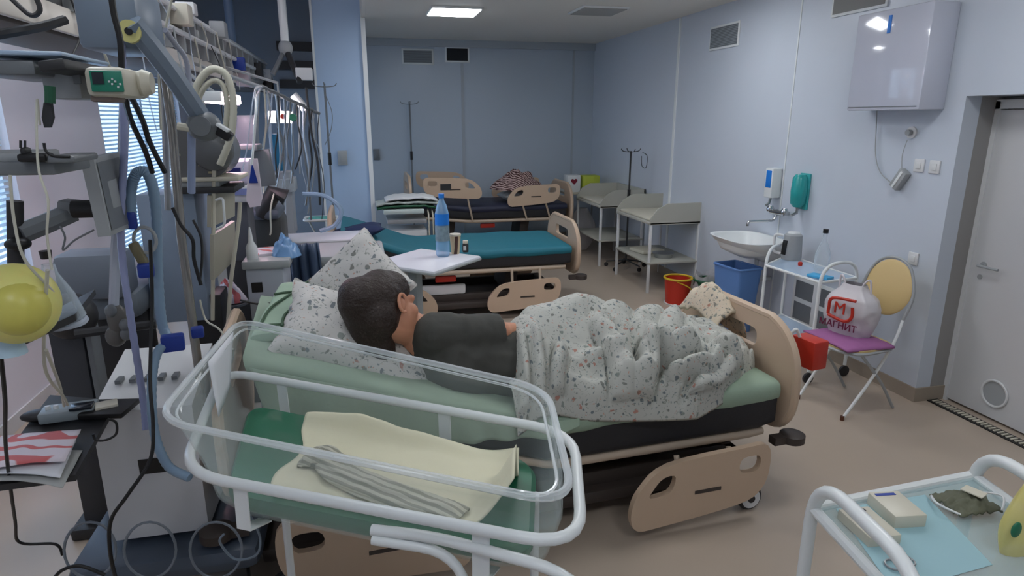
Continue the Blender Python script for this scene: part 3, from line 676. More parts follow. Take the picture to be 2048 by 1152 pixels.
# hair: cap over the crown and back, gathered down to the nape
hr = MB()
hr.ell(hp(-.022, 0, .042), (.106 * K, .094 * K, .112 * K), RH).ell(hp(-.05, 0, -.02), (.086 * K, .088 * K, .1 * K), RH)
hr.cap(hp(-.06, -.02, -.04), hp(-.02, -.05, -.15), .08 * K, .06 * K).cap(hp(-.02, -.05, -.15), hp(.03, -.07, -.23), .06 * K, .03 * K)
hr.cap(hp(-.04, .0, .05), hp(-.10, -.01, .05), .098 * K, .085 * K).cap(hp(-.11, -.02, .02), hp(-.05, -.05, -.12), .075 * K, .06 * K)
hr.cap(hp(.02, -.066, .07), hp(-.02, -.075, .0), .03 * K, .03 * K).ell(hp(.03, 0, .075), (.082 * K, .08 * K, .075 * K), RH)
ho = hr.build('hair', M_hair, person, mods=[('REMESH', .009), ('SMOOTH', 8)])
tx = bpy.data.textures.new('hair_locks', 'WOOD'); tx.noise_scale = .05; tx.wood_type = 'BANDNOISE'
dm = ho.modifiers.new('d', 'DISPLACE'); dm.texture = tx; dm.strength = .006
for s_ in (-1, 1):
    e = MB(); pts = []
    for k in range(9):
        a = R(-110 + 250 * k / 8); pts.append(hp(.012 + .018 * math.cos(a) * -1, s_ * (.083 + .008), .005 + .034 * math.sin(a)))
    e.tube(catmull(pts, 4), [.0065 * K] * (8 * 4 + 1), 8).ell(hp(.012, s_ * .082, .002), (.018, .010, .03), RH)
    e.build('ear', M_skin, person)
# oxygen tube loop round the neck
pts = [hp(-.13, -.085, -.02), hp(-.06, -.11, -.06), hp(.03, -.1, -.085), hp(.1, -.06, -.07)]
tag(MB().tube(catmull([p + OFF for p in pts]), .0045, 6).build('oxygen_tube', M_white), 'thin white tube across the woman hair and neck', 'tube')

# ================================================================== BASSINET (nearest object)
t = thing('bassinet', 'clear acrylic baby bassinet in a white tubular frame, empty', 'bassinet', (0, 1.69, 0)); BO = Vector((0, 1.69, 0))
def quad(cs, z, r, n=6):
    P = [Vector((c[0], c[1], z)) - BO for c in cs]; return fillet(P, r, n, True)
FRM = [tuple(atz(*p, 1.0)[:2]) for p in ((362, 946), (446, 742), (1148, 866), (1166, 1098))]      # near-left, far-left, far-right, near-right
MB().tube(quad(FRM, 1.0, .14), .0145, 12, True).build('frame_rail', M_white, t)
cx = sum(p[0] for p in FRM) / 4; cy = sum(p[1] for p in FRM) / 4
def scl(cs, k, dx=0, dy=0): return [(cx + (x - cx) * k + dx, cy + (y - cy) * k + dy) for x, y in cs]
RIM = [tuple(atz(*p, 1.16)[:2]) for p in ((318, 838), (482, 642), (1088, 778), (1140, 1006))]
lev = [(scl(RIM, 1.0), 1.16, .12), (scl(FRM, .93), 1.0, .11), (scl(FRM, .88), .9, .1), (scl(FRM, .80), .865, .1)]
vs = []; rings = [quad(c, z, r, 8) for c, z, r in lev]; n = len(rings[0]); fs = []
for r_ in rings: vs += r_
for i in range(len(rings) - 1):
    for k in range(n): fs.append((i * n + k, i * n + (k + 1) % n, (i + 1) * n + (k + 1) % n, (i + 1) * n + k))
fs.append(tuple((len(rings) - 1) * n + k for k in range(n)))
tub = MB()._add(vs, fs).build('acrylic_tub', M_acryl, t, mods=[('SOLID', .005)])
rim = MB().tube(quad(scl(RIM, 1.02), 1.16, .12, 8), .0095, 8, True); rim.build('tub_rim', M_rim, tub)
rim = MB().tube(quad(scl(RIM, .975), 1.148, .12, 8), .004, 6, True); rim.build('tub_lip', M_rim, tub)
# straps hanging from the rail round the tub
for (a, b_), u in (((0, 3), .17), ((0, 3), .78), ((1, 2), .2), ((1, 2), .68)):
    pa = Vector((*FRM[a], 1.0)).lerp(Vector((*FRM[b_], 1.0)), u) - BO; cc = Vector((cx, cy, 1)) - BO
    dr = (Vector((*FRM[b_], 0)) - Vector((*FRM[a], 0))).normalized(); inn = (cc - pa); inn -= dr * inn.dot(dr); inn.normalize()
    mb = MB(); P = [pa + Vector((0, 0, .014)), pa - inn * -.005, pa + Vector((0, 0, -.13)), pa + inn * .08 + Vector((0, 0, -.155))]; ww = .021
    vs = []; 
    for p in P: vs += [p - dr * ww, p + dr * ww]
    mb._add(vs, [(0, 1, 3, 2), (2, 3, 5, 4), (4, 5, 7, 6)]); mb.build('hanger_strap', M_white, t, False, mods=[('SOLID', .004)])
# stand: lower tubes and legs with casters
A, B_, C_, D_ = [Vector((x, y, .93)) - BO for x, y in FRM]
n1 = Vector((.12, 1.31, .95)) - BO; dn = (Vector((.47, 1.09, .95)) - Vector((.0, 1.37, .95))).normalized()
MB().tube(fillet([n1 + Vector((-.14, .06, .0)), n1, n1 + dn * .33 + Vector((0, -.03, .0)), n1 + dn * .45 + Vector((.05, -.02, -.3))], .1, 6), .0135, 10).build('stand_rail', M_white, t)
MB().tube(fillet([n1 + Vector((-.14, .05, -.02)), n1 + dn * .06 + Vector((0, 0, -.03)), n1 + dn * .13 + Vector((0, .0, -.35)), n1 + dn * .13 + Vector((0, 0, -.8))], .09, 6), .0125, 10).build('stand_leg', M_white, t)
for p in (Vector((-.3, 1.95, 0)), Vector((.42, 1.5, 0))):
    q = p - BO; MB().tube([q + Vector((0, 0, .9)), q + Vector((0, 0, .12))], .0125, 10).build('stand_leg', M_white, t)
lowr = [Vector((x, y, .13)) - BO for x, y in ((-.38, 1.72), (-.3, 2.18), (.45, 1.58), (.38, 1.2))]
MB().tube(fillet(lowr, .1, 5, True), .0125, 8, True).build('base_rail', M_white, t)
for q in lowr:
    w = MB().lathe([(.04, -.014), (.052, -.01), (.052, .01), (.04, .014)], (q.x, q.y, .052), 'Y', 20).build('caster', M_dark, t)
    MB().lathe([(.036, -.018), (.036, .018)], (q.x, q.y, .052), 'Y', 20).build('wheel_hub', M_whitep, w)
# paper sleeve on the tub's head end
def sleeve(u, v):
    a = Vector((*RIM[0], 0)).lerp(Vector((*RIM[1], 0)), .45 + .35 * u); b = Vector((*scl(FRM, .93)[0], 0)).lerp(Vector((*scl(FRM, .93)[1], 0)), .45 + .35 * u)
    p = a.lerp(b, v); return p + Vector((.012, 0, 1.17 - .16 * v))
o = MB().surf(sleeve, 6, 6).build('paper_sleeve', M_paperw, None, mods=[('SOLID', .003)]); tag(o, 'white paper card slipped over the head end of the bassinet tub', 'card')
# green mattress, cream cloth, striped swaddle
GM = scl(FRM, .80)
MBm = MB(); rings = [quad(scl(FRM, k), z, .09, 6) for k, z in ((.78, .872), (.81, .885), (.81, .905), (.79, .918))]
vs = []; fs = []; n = len(rings[0])
for r_ in rings: vs += [p + BO for p in r_]
for i in range(3):
    for k in range(n): fs.append((i * n + k, i * n + (k + 1) % n, (i + 1) * n + (k + 1) % n, (i + 1) * n + k))
fs += [tuple(range(n))[::-1], tuple(3 * n + k for k in range(n))]
tag(MBm._add(vs, fs).build('bassinet_mattress', M_green), 'green vinyl mattress lying in the bassinet tub', 'mattress')
def q2(u, v):
    P = [Vector((x, y, 0)) for x, y in scl(FRM, .79)]; return P[0].lerp(P[3], u).lerp(P[1].lerp(P[2], u), v)
def cream(u, v):
    uu = .24 + .72 * u - .06 * (1 - u) * math.sin(v * 9) * .4 - .10 * (1 - u) * (1 - v) + .02 * (1 - u); p = q2(min(uu, .975), .05 + .9 * v)
    z = .925 + .012 * wrand(p, 5, 1) + .006 * wrand(p, 14, 2) + .02 * max(0, 1 - v / .08) * .6
    z += .22 * max(0, (uu - .82) / .15) ** 1.4 * (.5 + .5 * math.sin(v * 5 + .6)) + .06 * math.exp(-((v - .95) / .06) ** 2) * (1 - abs(2 * u - .6) * .7)
    return (p.x, p.y, z)
tag(MB().surf(cream, 70, 44, .006).build('swaddle_cloth', M_cloth, None, ang=180), 'cream cotton cloth spread over the green bassinet mattress', 'cloth')
def bundle(u, v):
    c0 = [q2(.30, .34), q2(.33, .44), q2(.42, .30), q2(.6, .20), q2(.8, .14)]; P = catmull(c0, 8); k = u * (len(P) - 1); i = min(int(k), len(P) - 2); p = P[i].lerp(P[i + 1], k - i)
    d_ = (P[i + 1] - P[i]).normalized(); nrm = Vector((-d_.y, d_.x, 0)); a = v * PI; w = .036 * (1.15 - .3 * u) * (1 + .15 * wrand((u * 8, v * 3), 1, 2))
    rr = 1 + .12 * math.sin(v * 28 + u * 5)
    return (p + nrm * math.cos(a) * w * rr * 1.25 + Vector((0, 0, .934 + math.sin(a) * w * .95 * rr * min(1, u * 9 + .2, (1 - u) * 14 + .25))))
tag(MB().surf(bundle, 70, 34, .004).build('swaddle_roll', M_stripe, None, ang=180), 'grey striped swaddle cloth twisted in a roll on the cream cloth', 'cloth')
tag(MB().tube(catmull([at(500, 1030, 1.9), at(520, 1075, 1.9), at(512, 1110, 1.9), at(470, 1118, 1.95), at(440, 1085, 1.95), at(448, 1068, 1.95)]), .004, 6).build('cable_loop', M_bgrey), 'thin dark cable loop hanging under the bassinet left side', 'cable')

# ================================================================== OVERBED TABLES
def overbed(loc, rz, w, d, label):
    t = thing('overbed_table', label, 'table', (loc[0], loc[1], 0), rz); z = loc[2]
    MB().bx((-w / 2, -d / 2, z - .025), (w / 2, d / 2, z), .012).build('table_top', mat('white_laminate_' + str(int(z * 100)), (216, 218, 226), .35), t)
    MB().bx((-w / 2 - .004, -d / 2 - .004, z - .03), (w / 2 + .004, d / 2 + .004, z - .012), .008).build('edge_band', M_lgrey, t)
    MB().bx((-w / 2 + .1, -.035, .06), (-w / 2 + .16, .035, z - .03), .01).build('lift_column', M_lgrey, t)
    MB().bx((-w / 2 + .1, -.03, z - .06), (w / 2 - .1, .03, z - .03), .005).build('top_bracket', M_lgrey, t)
    MB().bx((-w / 2 + .05, -d / 2, .055), (-w / 2 + .1, d / 2, .085), .01).bx((-w / 2 + .1, -.03, .055), (w / 2 - .05, .03, .085), .01).build('base', M_lgrey, t)
    for x, y in ((-w / 2 + .075, -d / 2 + .03), (-w / 2 + .075, d / 2 - .03), (w / 2 - .08, 0)):
        MB().lathe([(.022, -.01), (.028, -.006), (.028, .006), (.022, .01)], (x, y, .028), 'Y', 14).build('caster', M_dark, t)
    return t
ZA = 1.06
qs = [atz(*p, ZA) for p in [(755, 530), (870, 548), (955, 510), (830, 490)]]; ctr = sum(qs, Vector()) / 4
overbed((ctr.x, ctr.y, ZA), R(47), .50, .48, 'white overbed table holding the water bottle and the cup')
overbed((-.29, 5.38, .97), R(3), .66, .40, 'empty white overbed table near the blue column')
def on(px, py, z): return atz(px, py, z)
p = on(886, 512, ZA)
t = thing('water_bottle', 'large plastic water bottle with a blue label on the overbed table', 'bottle', p)
MB().lathe([(.036, 0), (.043, .012), (.043, .09), (.039, .12), (.043, .15), (.043, .27), (.03, .32), (.016, .35), (.014, .37)], seg=24).build('bottle_body', clear('blue_tinted_pet', (150, 195, 235), .42, .08), t)
MB().lathe([(.0445, .20), (.0445, .27)], seg=24, cap=False).build('blue_label', M_label, t)
MB().lathe([(.0442, .10), (.0442, .195)], seg=24, cap=False).build('picture_label', mat('landscape_label', (120, 140, 150), .4, var=.6, vscale=40), t)
MB().lathe([(.018, .365), (.018, .39)], seg=16).build('cap', M_label, t)
p = on(911, 507, ZA)
t = thing('paper_cup', 'brown and white paper coffee cup on the overbed table', 'cup', p)
MB().lathe([(.026, 0), (.036, .12)], seg=22).build('cup_wall', striped('brown_cup_print', (70, 42, 34), (202, 184, 150), 7, 'X', .5, .5, 2), t)
MB().lathe([(.0372, .116), (.0385, .122), (.0372, .128)], seg=22).build('lid', M_cream, t)
p = on(931, 504, ZA)
t = thing('small_jar', 'small dark glass jar with a pale lid beside the paper cup', 'jar', p)
MB().lathe([(.018, 0), (.02, .01), (.02, .05), (.014, .06)], seg=18).build('jar_body', M_dark, t); MB().lathe([(.017, .058), (.017, .075)], seg=18).build('lid', M_cream, t)
MB().box((-.008, -.0195, .03), (.018, .002, .028)).build('label_patch', M_whitep, t)

# ================================================================== RIGHT SIDE FURNITURE
def trolley(name, corners, zt, zs, zl, label, legs_to=0.0, shelfm=None, r=.0125, arch=.16):
    """corners: (end A far, end A near, end B near, end B far) on the floor plan; an arched tube frame at each end"""
    A1, A2, B2, B1 = [Vector((c[0], c[1], 0)) for c in corners]; ctr = (A1 + A2 + B1 + B2) / 4
    t = thing(name, label, 'trolley', ctr); z = lambda v, h: Vector((v.x, v.y, h)) - ctr
    for P, Q in ((A1, A2), (B1, B2)):
        e = (Q - P).normalized() * .02
        MB().tube(fillet([z(P, .09), z(P, zt), z(Q, zt), z(Q, .09)], arch, 7), r, 10).build('end_frame', M_white, t)
    for h, nm in ((zs, 'shelf_rail'), (zl, 'lower_rail')):
        MB().tube([z(A1, h), z(B1, h)], r * .85).tube([z(A2, h), z(B2, h)], r * .85).tube([z(A1, h), z(A2, h)], r * .85).tube([z(B1, h), z(B2, h)], r * .85).build(nm, M_white, t)
    for h, nm in ((zs, 'shelf'), (zl, 'lower_shelf')):
        vs = [z(v, h + dz) for dz in (-.004, .004) for v in (A1, A2, B2, B1)]
        MB()._add(vs, [(0, 3, 2, 1), (4, 5, 6, 7), (0, 1, 5, 4), (1, 2, 6, 5), (2, 3, 7, 6), (3, 0, 4, 7)]).build(nm, shelfm or M_glass, t, False)
    for v in (A1, A2, B1, B2):
        q = z(v, 0); w = MB().lathe([(.032, -.012), (.042, -.008), (.042, .008), (.032, .012)], (q.x, q.y, .042), 'Y', 16).build('caster', M_dark, t)
        MB().tube([(q.x, q.y, .042), (q.x, q.y, .1)], .008).build('stem', M_dark, w)
    return t
trolley('instrument_trolley', [(3.5, 4.64), (3.1, 4.36), (3.14, 3.78), (3.5, 3.84)], .90, .77, .25, 'white tubular trolley with glass shelves beside the sink')
p = atz(1662, 527, .846); 
# things on it
p = Vector((3.40, 4.10, .776)); t = thing('glass_bottle', 'tall clear bottle with a black cap on the trolley by the wall', 'bottle', p)
MB().lathe([(.05, 0), (.055, .01), (.055, .13), (.03, .2), (.016, .25), (.014, .29)], seg=22).build('bottle_body', M_pet, t); MB().lathe([(.02, .285), (.02, .315)], seg=16).build('cap', M_black, t)
p = Vector((3.43, 4.50, .776)); t = thing('kettle', 'white electric kettle with a dark window on the trolley behind the arch', 'kettle', p)
MB().lathe([(.075, 0), (.08, .02), (.07, .2), (.05, .215)], seg=24).build('kettle_body', M_lgrey, t); MB().lathe([(.052, .21), (.045, .225), (.012, .23)], seg=20).build('lid', M_white, t)
MB().tube(fillet([(-.06, .05, .19), (-.11, .09, .2), (-.11, .09, .05), (-.07, .05, .04)], .03), .012).build('handle', M_whitep, t)
MB().box((-.075, .0, .1), (.012, .05, .12), Matrix.Rotation(R(5), 4, 'Y'), .004).build('dark_window', M_black, t)
for px, py, c, nm, lab in [(1600, 519, M_red, 'medicine_cup', 'small red capped pot on the trolley glass'), ]:
    p = atz(px, py + 12, .775); t = MB().lathe([(.016, 0), (.018, .02), (.012, .03)], p, seg=14).build(nm, c); tag(t, lab, 'pot')
p = atz(1640, 556, .775); t = MB().box(p + Vector((0, 0, .012)), (.16, .09, .02), R(-70), .005).build('glove_pack', mat('bright_blue_pack', (70, 170, 222), .5)); tag(t, 'bright blue flat pack on the edge of the trolley by the sink', 'pack')

# nearest trolley, bottom right
TR = [(1.12, 1.27), (1.06, .86), (1.60, .88), (1.68, 1.30)]
trolley('instrument_trolley', TR, 1.0, .90, .3, 'white tubular trolley at the bottom right corner, nearest the camera', shelfm=clear('tinted_glass_shelf', (170, 200, 205), .16, .08), r=.017, arch=.14)
for (px, py), dim, m, lab, rz, nm in [((1735, 1062), (.085, .12, .028), M_cream, 'white flat box with a dark strip under the near trolley arch', -5, 'flat_box'),
                                      ((1790, 1030), (.085, .11, .035), M_cream, 'white flat box with blue print behind the first flat box', -8, 'flat_box')]:
    p = atz(px, py, .905); t = thing(nm, lab, 'box', p, R(rz))
    MB().bx((-dim[0] / 2, -dim[1] / 2, 0), (dim[0] / 2, dim[1] / 2, dim[2]), .003).build('carton', m, t)
    MB().bx((-dim[0] / 2 + .01, dim[1] / 2 - .02, dim[2]), (dim[0] / 2 - .02, dim[1] / 2 - .01, dim[2] + .001)).build('printed_strip', M_black if rz == -5 else M_blue, t, False)
P = [atz(*q, .9052) for q in ((1672, 1018), (1850, 990), (1985, 1130), (1790, 1185))]; vs = P + [q + Vector((0, 0, .001)) for q in P]
o = MB()._add(vs, [(3, 2, 1, 0), (4, 5, 6, 7), (0, 1, 5, 4), (1, 2, 6, 5), (2, 3, 7, 6), (3, 0, 4, 7)]).build('tray_liner', mat('pale_teal_paper', (150, 186, 194), .7), None, False); tag(o, 'pale teal paper sheet lying on the near trolley shelf', 'sheet')
p = atz(1930, 1012, .91)
t = thing('folded_mask', 'crumpled olive grey mask lying on the near trolley', 'mask', p)
def crump(u, v): a = u - .5; b_ = v - .5; return (a * .13, b_ * .1, .012 + .02 * (1 - 4 * a * a) * (1 - 4 * b_ * b_) + .014 * wrand((a * 9, b_ * 9), 1, 4))
MB().surf(crump, 20, 16, .004).build('fabric', mat('olive_fabric', (98, 100, 84), .9), t, ang=180)
MB().tube(catmull([(-.06, -.04, .01), (-.09, 0, .02), (-.06, .05, .01)]), .003, 6).build('ear_loop', M_whitep, t); MB().tube(catmull([(.06, -.05, .01), (.09, -.02, .03), (.06, .04, .01)]), .003, 6).build('ear_loop', M_whitep, t)
MB().box((.02, .0, .04), (.035, .05, .003), R(20)).build('label_patch', M_cream, t)
p = atz(1800, 1130, .907); t = thing('scissors', 'small wire loops lying at the front of the near trolley', 'wire', p)
MB().tube([(.018 * math.cos(a * PI / 8) - .018, .018 * math.sin(a * PI / 8), .004) for a in range(16)], .0025, 6, True).tube([(.018 * math.cos(a * PI / 8) + .02, .018 * math.sin(a * PI / 8) + .004, .004) for a in range(16)], .0025, 6, True).build('loops', M_steel, t)
# yellow flowered bag at the frame edge
t = thing('flower_bag', 'yellow plastic bag printed with flowers at the right edge of the near trolley', 'bag', (1.47, 1.0, .905))
def yb(u, v):
    a = u * 2 * PI; w = .066 * (.45 + .7 * math.sin(PI * min(v * 1.0 + .12, .8))) * (1 - .92 * max(0, (v - .75) / .25) ** 2) * (1 + .1 * wrand((u * 6, v * 3), 1, 8)); return (w * math.cos(a) + .07 * v, .45 * w * math.sin(a), .27 * v)
MB().surf(yb, 32, 24).build('bag_film', M_foil, t, ang=180)
for k, (a, z, m) in enumerate([(-100, .1, M_dgreen), (-120, .15, M_purple), (-80, .17, M_red), (-140, .08, M_green)]):
    r_ = .074; MB().ell((r_ * math.cos(R(a)) + .03 * z / .27, .46 * r_ * math.sin(R(a)), z), (.014, .006, .02)).build('flower_print', m, t)

# changing tables
def changing(loc, rz, label, group=None):
    t = thing('changing_table', label, 'changing table', loc, rz, group); w, d, z = .95, .62, .80
    mt = mat('putty_laminate', (176, 176, 166), .45)
    MB().bx((-d / 2, -w / 2, z - .03), (d / 2, w / 2, z), .008).build('table_top', mt, t)
    pr = [(-d / 2, z - .03), (d / 2, z - .03), (d / 2, z + .2), (-d / 2 + .2, z + .2), (-d / 2 + .08, z + .14), (-d / 2, z + .03)]
    for y in (-w / 2, w / 2 - .018): MB().prism([[(a, b) for a, b in pr]], .018, plane_xz(y + .018)).build('side_panel', mt, t)
    MB().bx((d / 2 - .018, -w / 2, z), (d / 2, w / 2, z + .2)).build('back_panel', mt, t)
    for x in (-d / 2 + .02, d / 2 - .02):
        for y in (-w / 2 + .02, w / 2 - .02): MB().bx((x - .014, y - .014, 0), (x + .014, y + .014, z - .03), .002).build('leg', M_whitep, t)
    MB().bx((-d / 2, -w / 2, .33), (d / 2, w / 2, .352), .003).build('lower_shelf', mt, t)
    MB().bx((-d / 2 + .03, -w / 2 + .03, z), (d / 2 - .03, w / 2 - .03, z + .03), .014).build('changing_pad', M_cream, t)
    return t
c1 = changing((3.36, 6.85, 0), 0, 'grey changing table with raised sides, the nearer of the two')
c2 = changing((3.32, 8.25, 0), 0, 'grey changing table partly hidden behind the nearer one')
t = MB().box((3.3, 6.95, .375), (.3, .3, .04), R(10), .01).build('folded_linen', M_cream); tag(t, 'pale folded linen on the lower shelf of the nearer changing table', 'linen')
t = MB().lathe([(.1, 0), (.12, .05), (.125, .052)], (3.35, 6.62, .353), seg=20).build('tray_bowl', M_steel); tag(t, 'shallow steel bowl on the lower shelf of the nearer changing table', 'bowl')
# side table in the corner with box
t = thing('side_table', 'small pale side table in the corner by the farther changing table', 'table', (3.27, 9.3, 0))
MB().bx((-.3, -.25, .8), (.3, .25, .83), .006).build('table_top', M_cream, t)
for x in (-.27, .27):
    for y in (-.22, .22): MB().tube([(x, y, 0), (x, y, .8)], .014).build('leg', M_lgrey, t)
t = thing('carton', 'white carton with a dark red heart on the corner side table', 'box', (3.10, 9.2, .831))
MB().bx((-.1, -.09, 0), (.1, .09, .25), .004).build('carton_body', M_white, t)
hm = [(.05 * 16 * math.sin(a) ** 3 / 16, .05 * (13 * math.cos(a) - 5 * math.cos(2 * a) - 2 * math.cos(3 * a) - math.cos(4 * a)) / 16) for a in [k * PI / 14 for k in range(28)]]
MB().prism([[(x, z + .16) for x, z in hm]], .003, plane_xz(-.09)).build('heart_mark', mat('dark_red_print', (130, 30, 50), .5), t)
t = MB().bx((3.24, 9.1, .831), (3.5, 9.3, 1.07), .01).build('sharps_box', mat('lime_yellow_plastic', (186, 200, 70), .5)); tag(t, 'lime yellow plastic box beside the white carton in the corner', 'box')
# infusion stand behind changing tables
def iv_stand(loc, h, label, m=M_steel, name='infusion_stand', fr=.26):
    t = thing(name, label, 'stand', loc)
    MB().tube([(0, 0, .1), (0, 0, h)], .012, 8).build('pole', m, t)
    b = MB().tube(catmull([(-.13, 0, h + .03), (-.1, 0, h), (0, 0, h - .01), (.1, 0, h), (.13, 0, h + .03)]), .005, 6).tube(catmull([(0, -.13, h + .03), (0, -.1, h), (0, 0, h - .01), (0, .1, h), (0, .13, h + .03)]), .005, 6); b.build('hooks', m, t)
    for k in range(5):
        a = k * 2 * PI / 5; e = Vector((fr * math.cos(a), fr * math.sin(a), .07)); l = MB().tube([(0, 0, .11), e], .01).build('foot', M_dark, t)
        MB().lathe([(.02, -.01), (.028, -.006), (.028, .006), (.02, .01)], (e.x, e.y, .028), 'Y', 12).build('caster', M_dark, l)
    MB().lathe([(.02, h * .62), (.02, h * .68)], seg=12).build('clamp_collar', M_black, t)
    return t
iv_stand((3.33, 7.62, 0), 1.5, 'black infusion stand between the two changing tables', M_dark)
iv_stand((.77, 9.7, 0), 2.1, 'slim grey infusion stand in front of the back wall', M_grey, fr=.14)
iv_stand((-.31, 7.62, 0), 2.24, 'steel infusion stand in front of the blue column', M_grey)
tag(MB().tube(catmull([at(1285, 305, 7.6), at(1294, 312, 7.6), at(1292, 335, 7.6), at(1284, 332, 7.6), at(1283, 312, 7.6)]), .004, 6).build('hanging_hose', M_dark), 'dark thin hose loop on the black infusion stand', 'hose')
# big translucent bag in the corner
t = thing('waste_bag', 'large cloudy white plastic bag standing under the corner side table', 'bag', (3.18, 8.93, 0))
def wb_(u, v):
    a = u * 2 * PI; w = .2 * (math.sin(PI * min(.5, v * .9 + .12)) if v < .45 else (1 - .65 * ((v - .45) / .55) ** 2)) * (1 + .12 * wrand((math.cos(a) * 2, math.sin(a) * 2, v * 4), 1, 1)); return (w * math.cos(a), w * math.sin(a), .62 * v)
MB().surf(wb_, 30, 20).build('bag_film', M_bagp, t, ang=180)
# bins and buckets
def bucket(loc, r, h, m, rimm, label, liner=None):
    t = thing('bucket', label, 'bucket', loc)
    MB().lathe([(r * .82, 0), (r, h), (r * .96, h), (r * .8, .01)], seg=28).build('bucket_wall', m, t)
    MB().tube([(r * 1.01 * math.cos(a * PI / 14), r * 1.01 * math.sin(a * PI / 14), h) for a in range(28)], .012, 6, True).build('rim', rimm, t)
    if liner:
        MB().surf(lambda u, v: ((r * (1.05 + .06 * math.sin(u * 40)) * (1 - .15 * v)) * math.cos(u * 2 * PI), (r * (1.05 + .06 * math.sin(u * 40)) * (1 - .15 * v)) * math.sin(u * 2 * PI), h - .1 + .17 * v + .03 * math.sin(u * 19)), 60, 6).build('bag_liner', M_bagp, t, ang=180)
    return t
b1 = bucket((3.2, 5.95, 0), .14, .28, M_red, M_yellow, 'red bucket with a yellow rim on the floor by the sink')
MB().tube(catmull([(-.14, 0, .28), (-.06, -.12, .26), (.06, -.15, .2), (.13, -.1, .12)]), .007, 6).build('handle', M_yellow, b1)
MB().lathe([(.13, 0), (.135, .012)], seg=28).build('white_foot', M_whitep, b1)
bucket((3.48, 5.84, 0), .14, .27, M_dgreen, M_dgreen, 'dark green bucket with a clear liner between red bucket and blue bin', True)
t = thing('waste_bin', 'tall blue plastic bin under the sink', 'bin', (3.31, 5.06, 0), R(8))
vs = []; 
for z, k in ((0, .76), (.6, 1.0), (.6, .93), (.02, .72)):
    vs += [Vector((x, y, z)) for x, y in rrect(-.13 * k, -.18 * k, .13 * k, .18 * k, .03, 3)]
n = 16; fs = [(i * n + k, i * n + (k + 1) % n, (i + 1) * n + (k + 1) % n, (i + 1) * n + k) for i in range(3) for k in range(n)] + [tuple(range(n))[::-1], tuple(3 * n + k for k in range(n))]
MB()._add(vs, fs).build('bin_wall', M_bluep, t)
MB().tube([(x, y, .6) for x, y in rrect(-.13, -.18, .13, .18, .03, 3)], .012, 6, True).build('rim', M_bluep, t)

# chair with cushion, shopping bag
CX, CY = 3.13, 3.42
t = thing('metal_chair', 'folding tube chair with a round cream back by the right wall', 'chair', (CX, CY, 0), R(10))
seat = [( .21 * math.copysign(abs(math.cos(a)) ** .6, math.cos(a)), .21 * math.copysign(abs(math.sin(a)) ** .6, math.sin(a))) for a in [k * PI / 14 for k in range(28)]]
MB().prism([seat], .03, Matrix.Translation((0, 0, .44))).build('seat', M_chairb, t)
MB().tube([(x * 1.03, y * 1.03, .45) for x, y in seat], .01, 8, True).build('seat_frame', M_lgrey, t)
bk = MB().ell((.3, 0, .80), (.02, .17, .19), Matrix.Rotation(R(8), 4, 'Y'), 26).build('backrest', M_chairb, t)
for sy in (-1, 1):
    MB().tube(catmull([(-.2, sy * .18, .01), (0, sy * .19, .25), (.16, sy * .19, .47), (.25, sy * .17, .62)]), .01, 8).build('leg', M_white, t)
    MB().tube(catmull([(.26, sy * .19, .01), (.1, sy * .19, .22), (-.12, sy * .19, .44)]), .01, 8).build('leg', M_lgrey, t)
    MB().lathe([(.013, 0), (.013, .03)], (-.2, sy * .18, 0), seg=10).build('foot_cap', M_copper, t)
MB().tube(catmull([(.25, -.17, .62), (.29, -.185, .78), (.32, -.12, .95), (.33, 0, 1.0), (.32, .12, .95), (.29, .185, .78), (.25, .17, .62)]), .01, 8).build('back_frame', M_lgrey, t)
def cush(u, v):
    a, b_ = u - .5, v - .5; return (CX + a * .36 - .02, CY + b_ * .42, .485 + .018 * (1 - (2 * a) ** 4) * (1 - (2 * b_) ** 4) - .05 * max(0, abs(b_) - .42) * 8 * .2 + .004 * wrand((a, b_), 9, 1))
tag(MB().surf(cush, 20, 20, .012).build('seat_cloth', M_purple, None, ang=180), 'mauve cloth pad lying on the chair seat', 'cushion')
p = Vector((CX + .03, CY + .05, .49)); t = thing('shopping_bag', 'full white carrier bag with a red M emblem standing on the chair', 'bag', p, R(-72) )
def bagf(u, v):
    a = u * 2 * PI; e = .75; top = 1 - max(0, v - .7) * 1.5
    w = (.75 + .3 * math.sin(PI * min(1, v * 1.1))) * top * (1 + .09 * wrand((math.cos(a) * 1.6, math.sin(a) * 1.6, v * 3), 1.3, 5) + .04 * wrand((math.cos(a) * 4, math.sin(a) * 4, v * 8), 1.3, 5))
    return (.165 * w * math.copysign(abs(math.cos(a)) ** e, math.cos(a)), .115 * w * math.copysign(abs(math.sin(a)) ** e, math.sin(a)), .35 * v ** .9)
MB().surf(bagf, 44, 30).build('bag_film', mat('white_bag_film', (206, 202, 206), .35), t, ang=180)
for s_ in (-1, 1): MB().tube(catmull([(s_ * .05, -.02, .3), (s_ * .07, -.02, .37), (s_ * .1, -.01, .39), (s_ * .11, 0, .3)]), .007, 6).build('handle', mat('bag_handle_film', (210, 206, 212), .4), t)
# emblem: an M inside a broken rounded square, and the word under it
fr_ = []
for sgn, pts in ((1, [(.075, .055), (-.045, .045), (-.06, -.01), (-.06, -.04)]), (1, [(-.06, -.045), (.03, -.06), (.065, -.03), (.062, .02)])):
    MB().tube(catmull([(x, -.142, z + .2) for x, z in [(x * 1.3, z * 1.3) for x, z in pts]], 5), .011, 6).build('emblem_stroke', M_red, t)
text('M', .11, M_red, t, Matrix.Translation((0, -.146, .2)) @ Matrix.Rotation(PI / 2, 4, 'X'), 'emblem_letter', .003)
text('МАГНИТ', .062, mat('plum_print', (110, 24, 62), .5), t, Matrix.Translation((0, -.148, .085)) @ Matrix.Rotation(PI / 2, 4, 'X'), 'bag_lettering', .003)
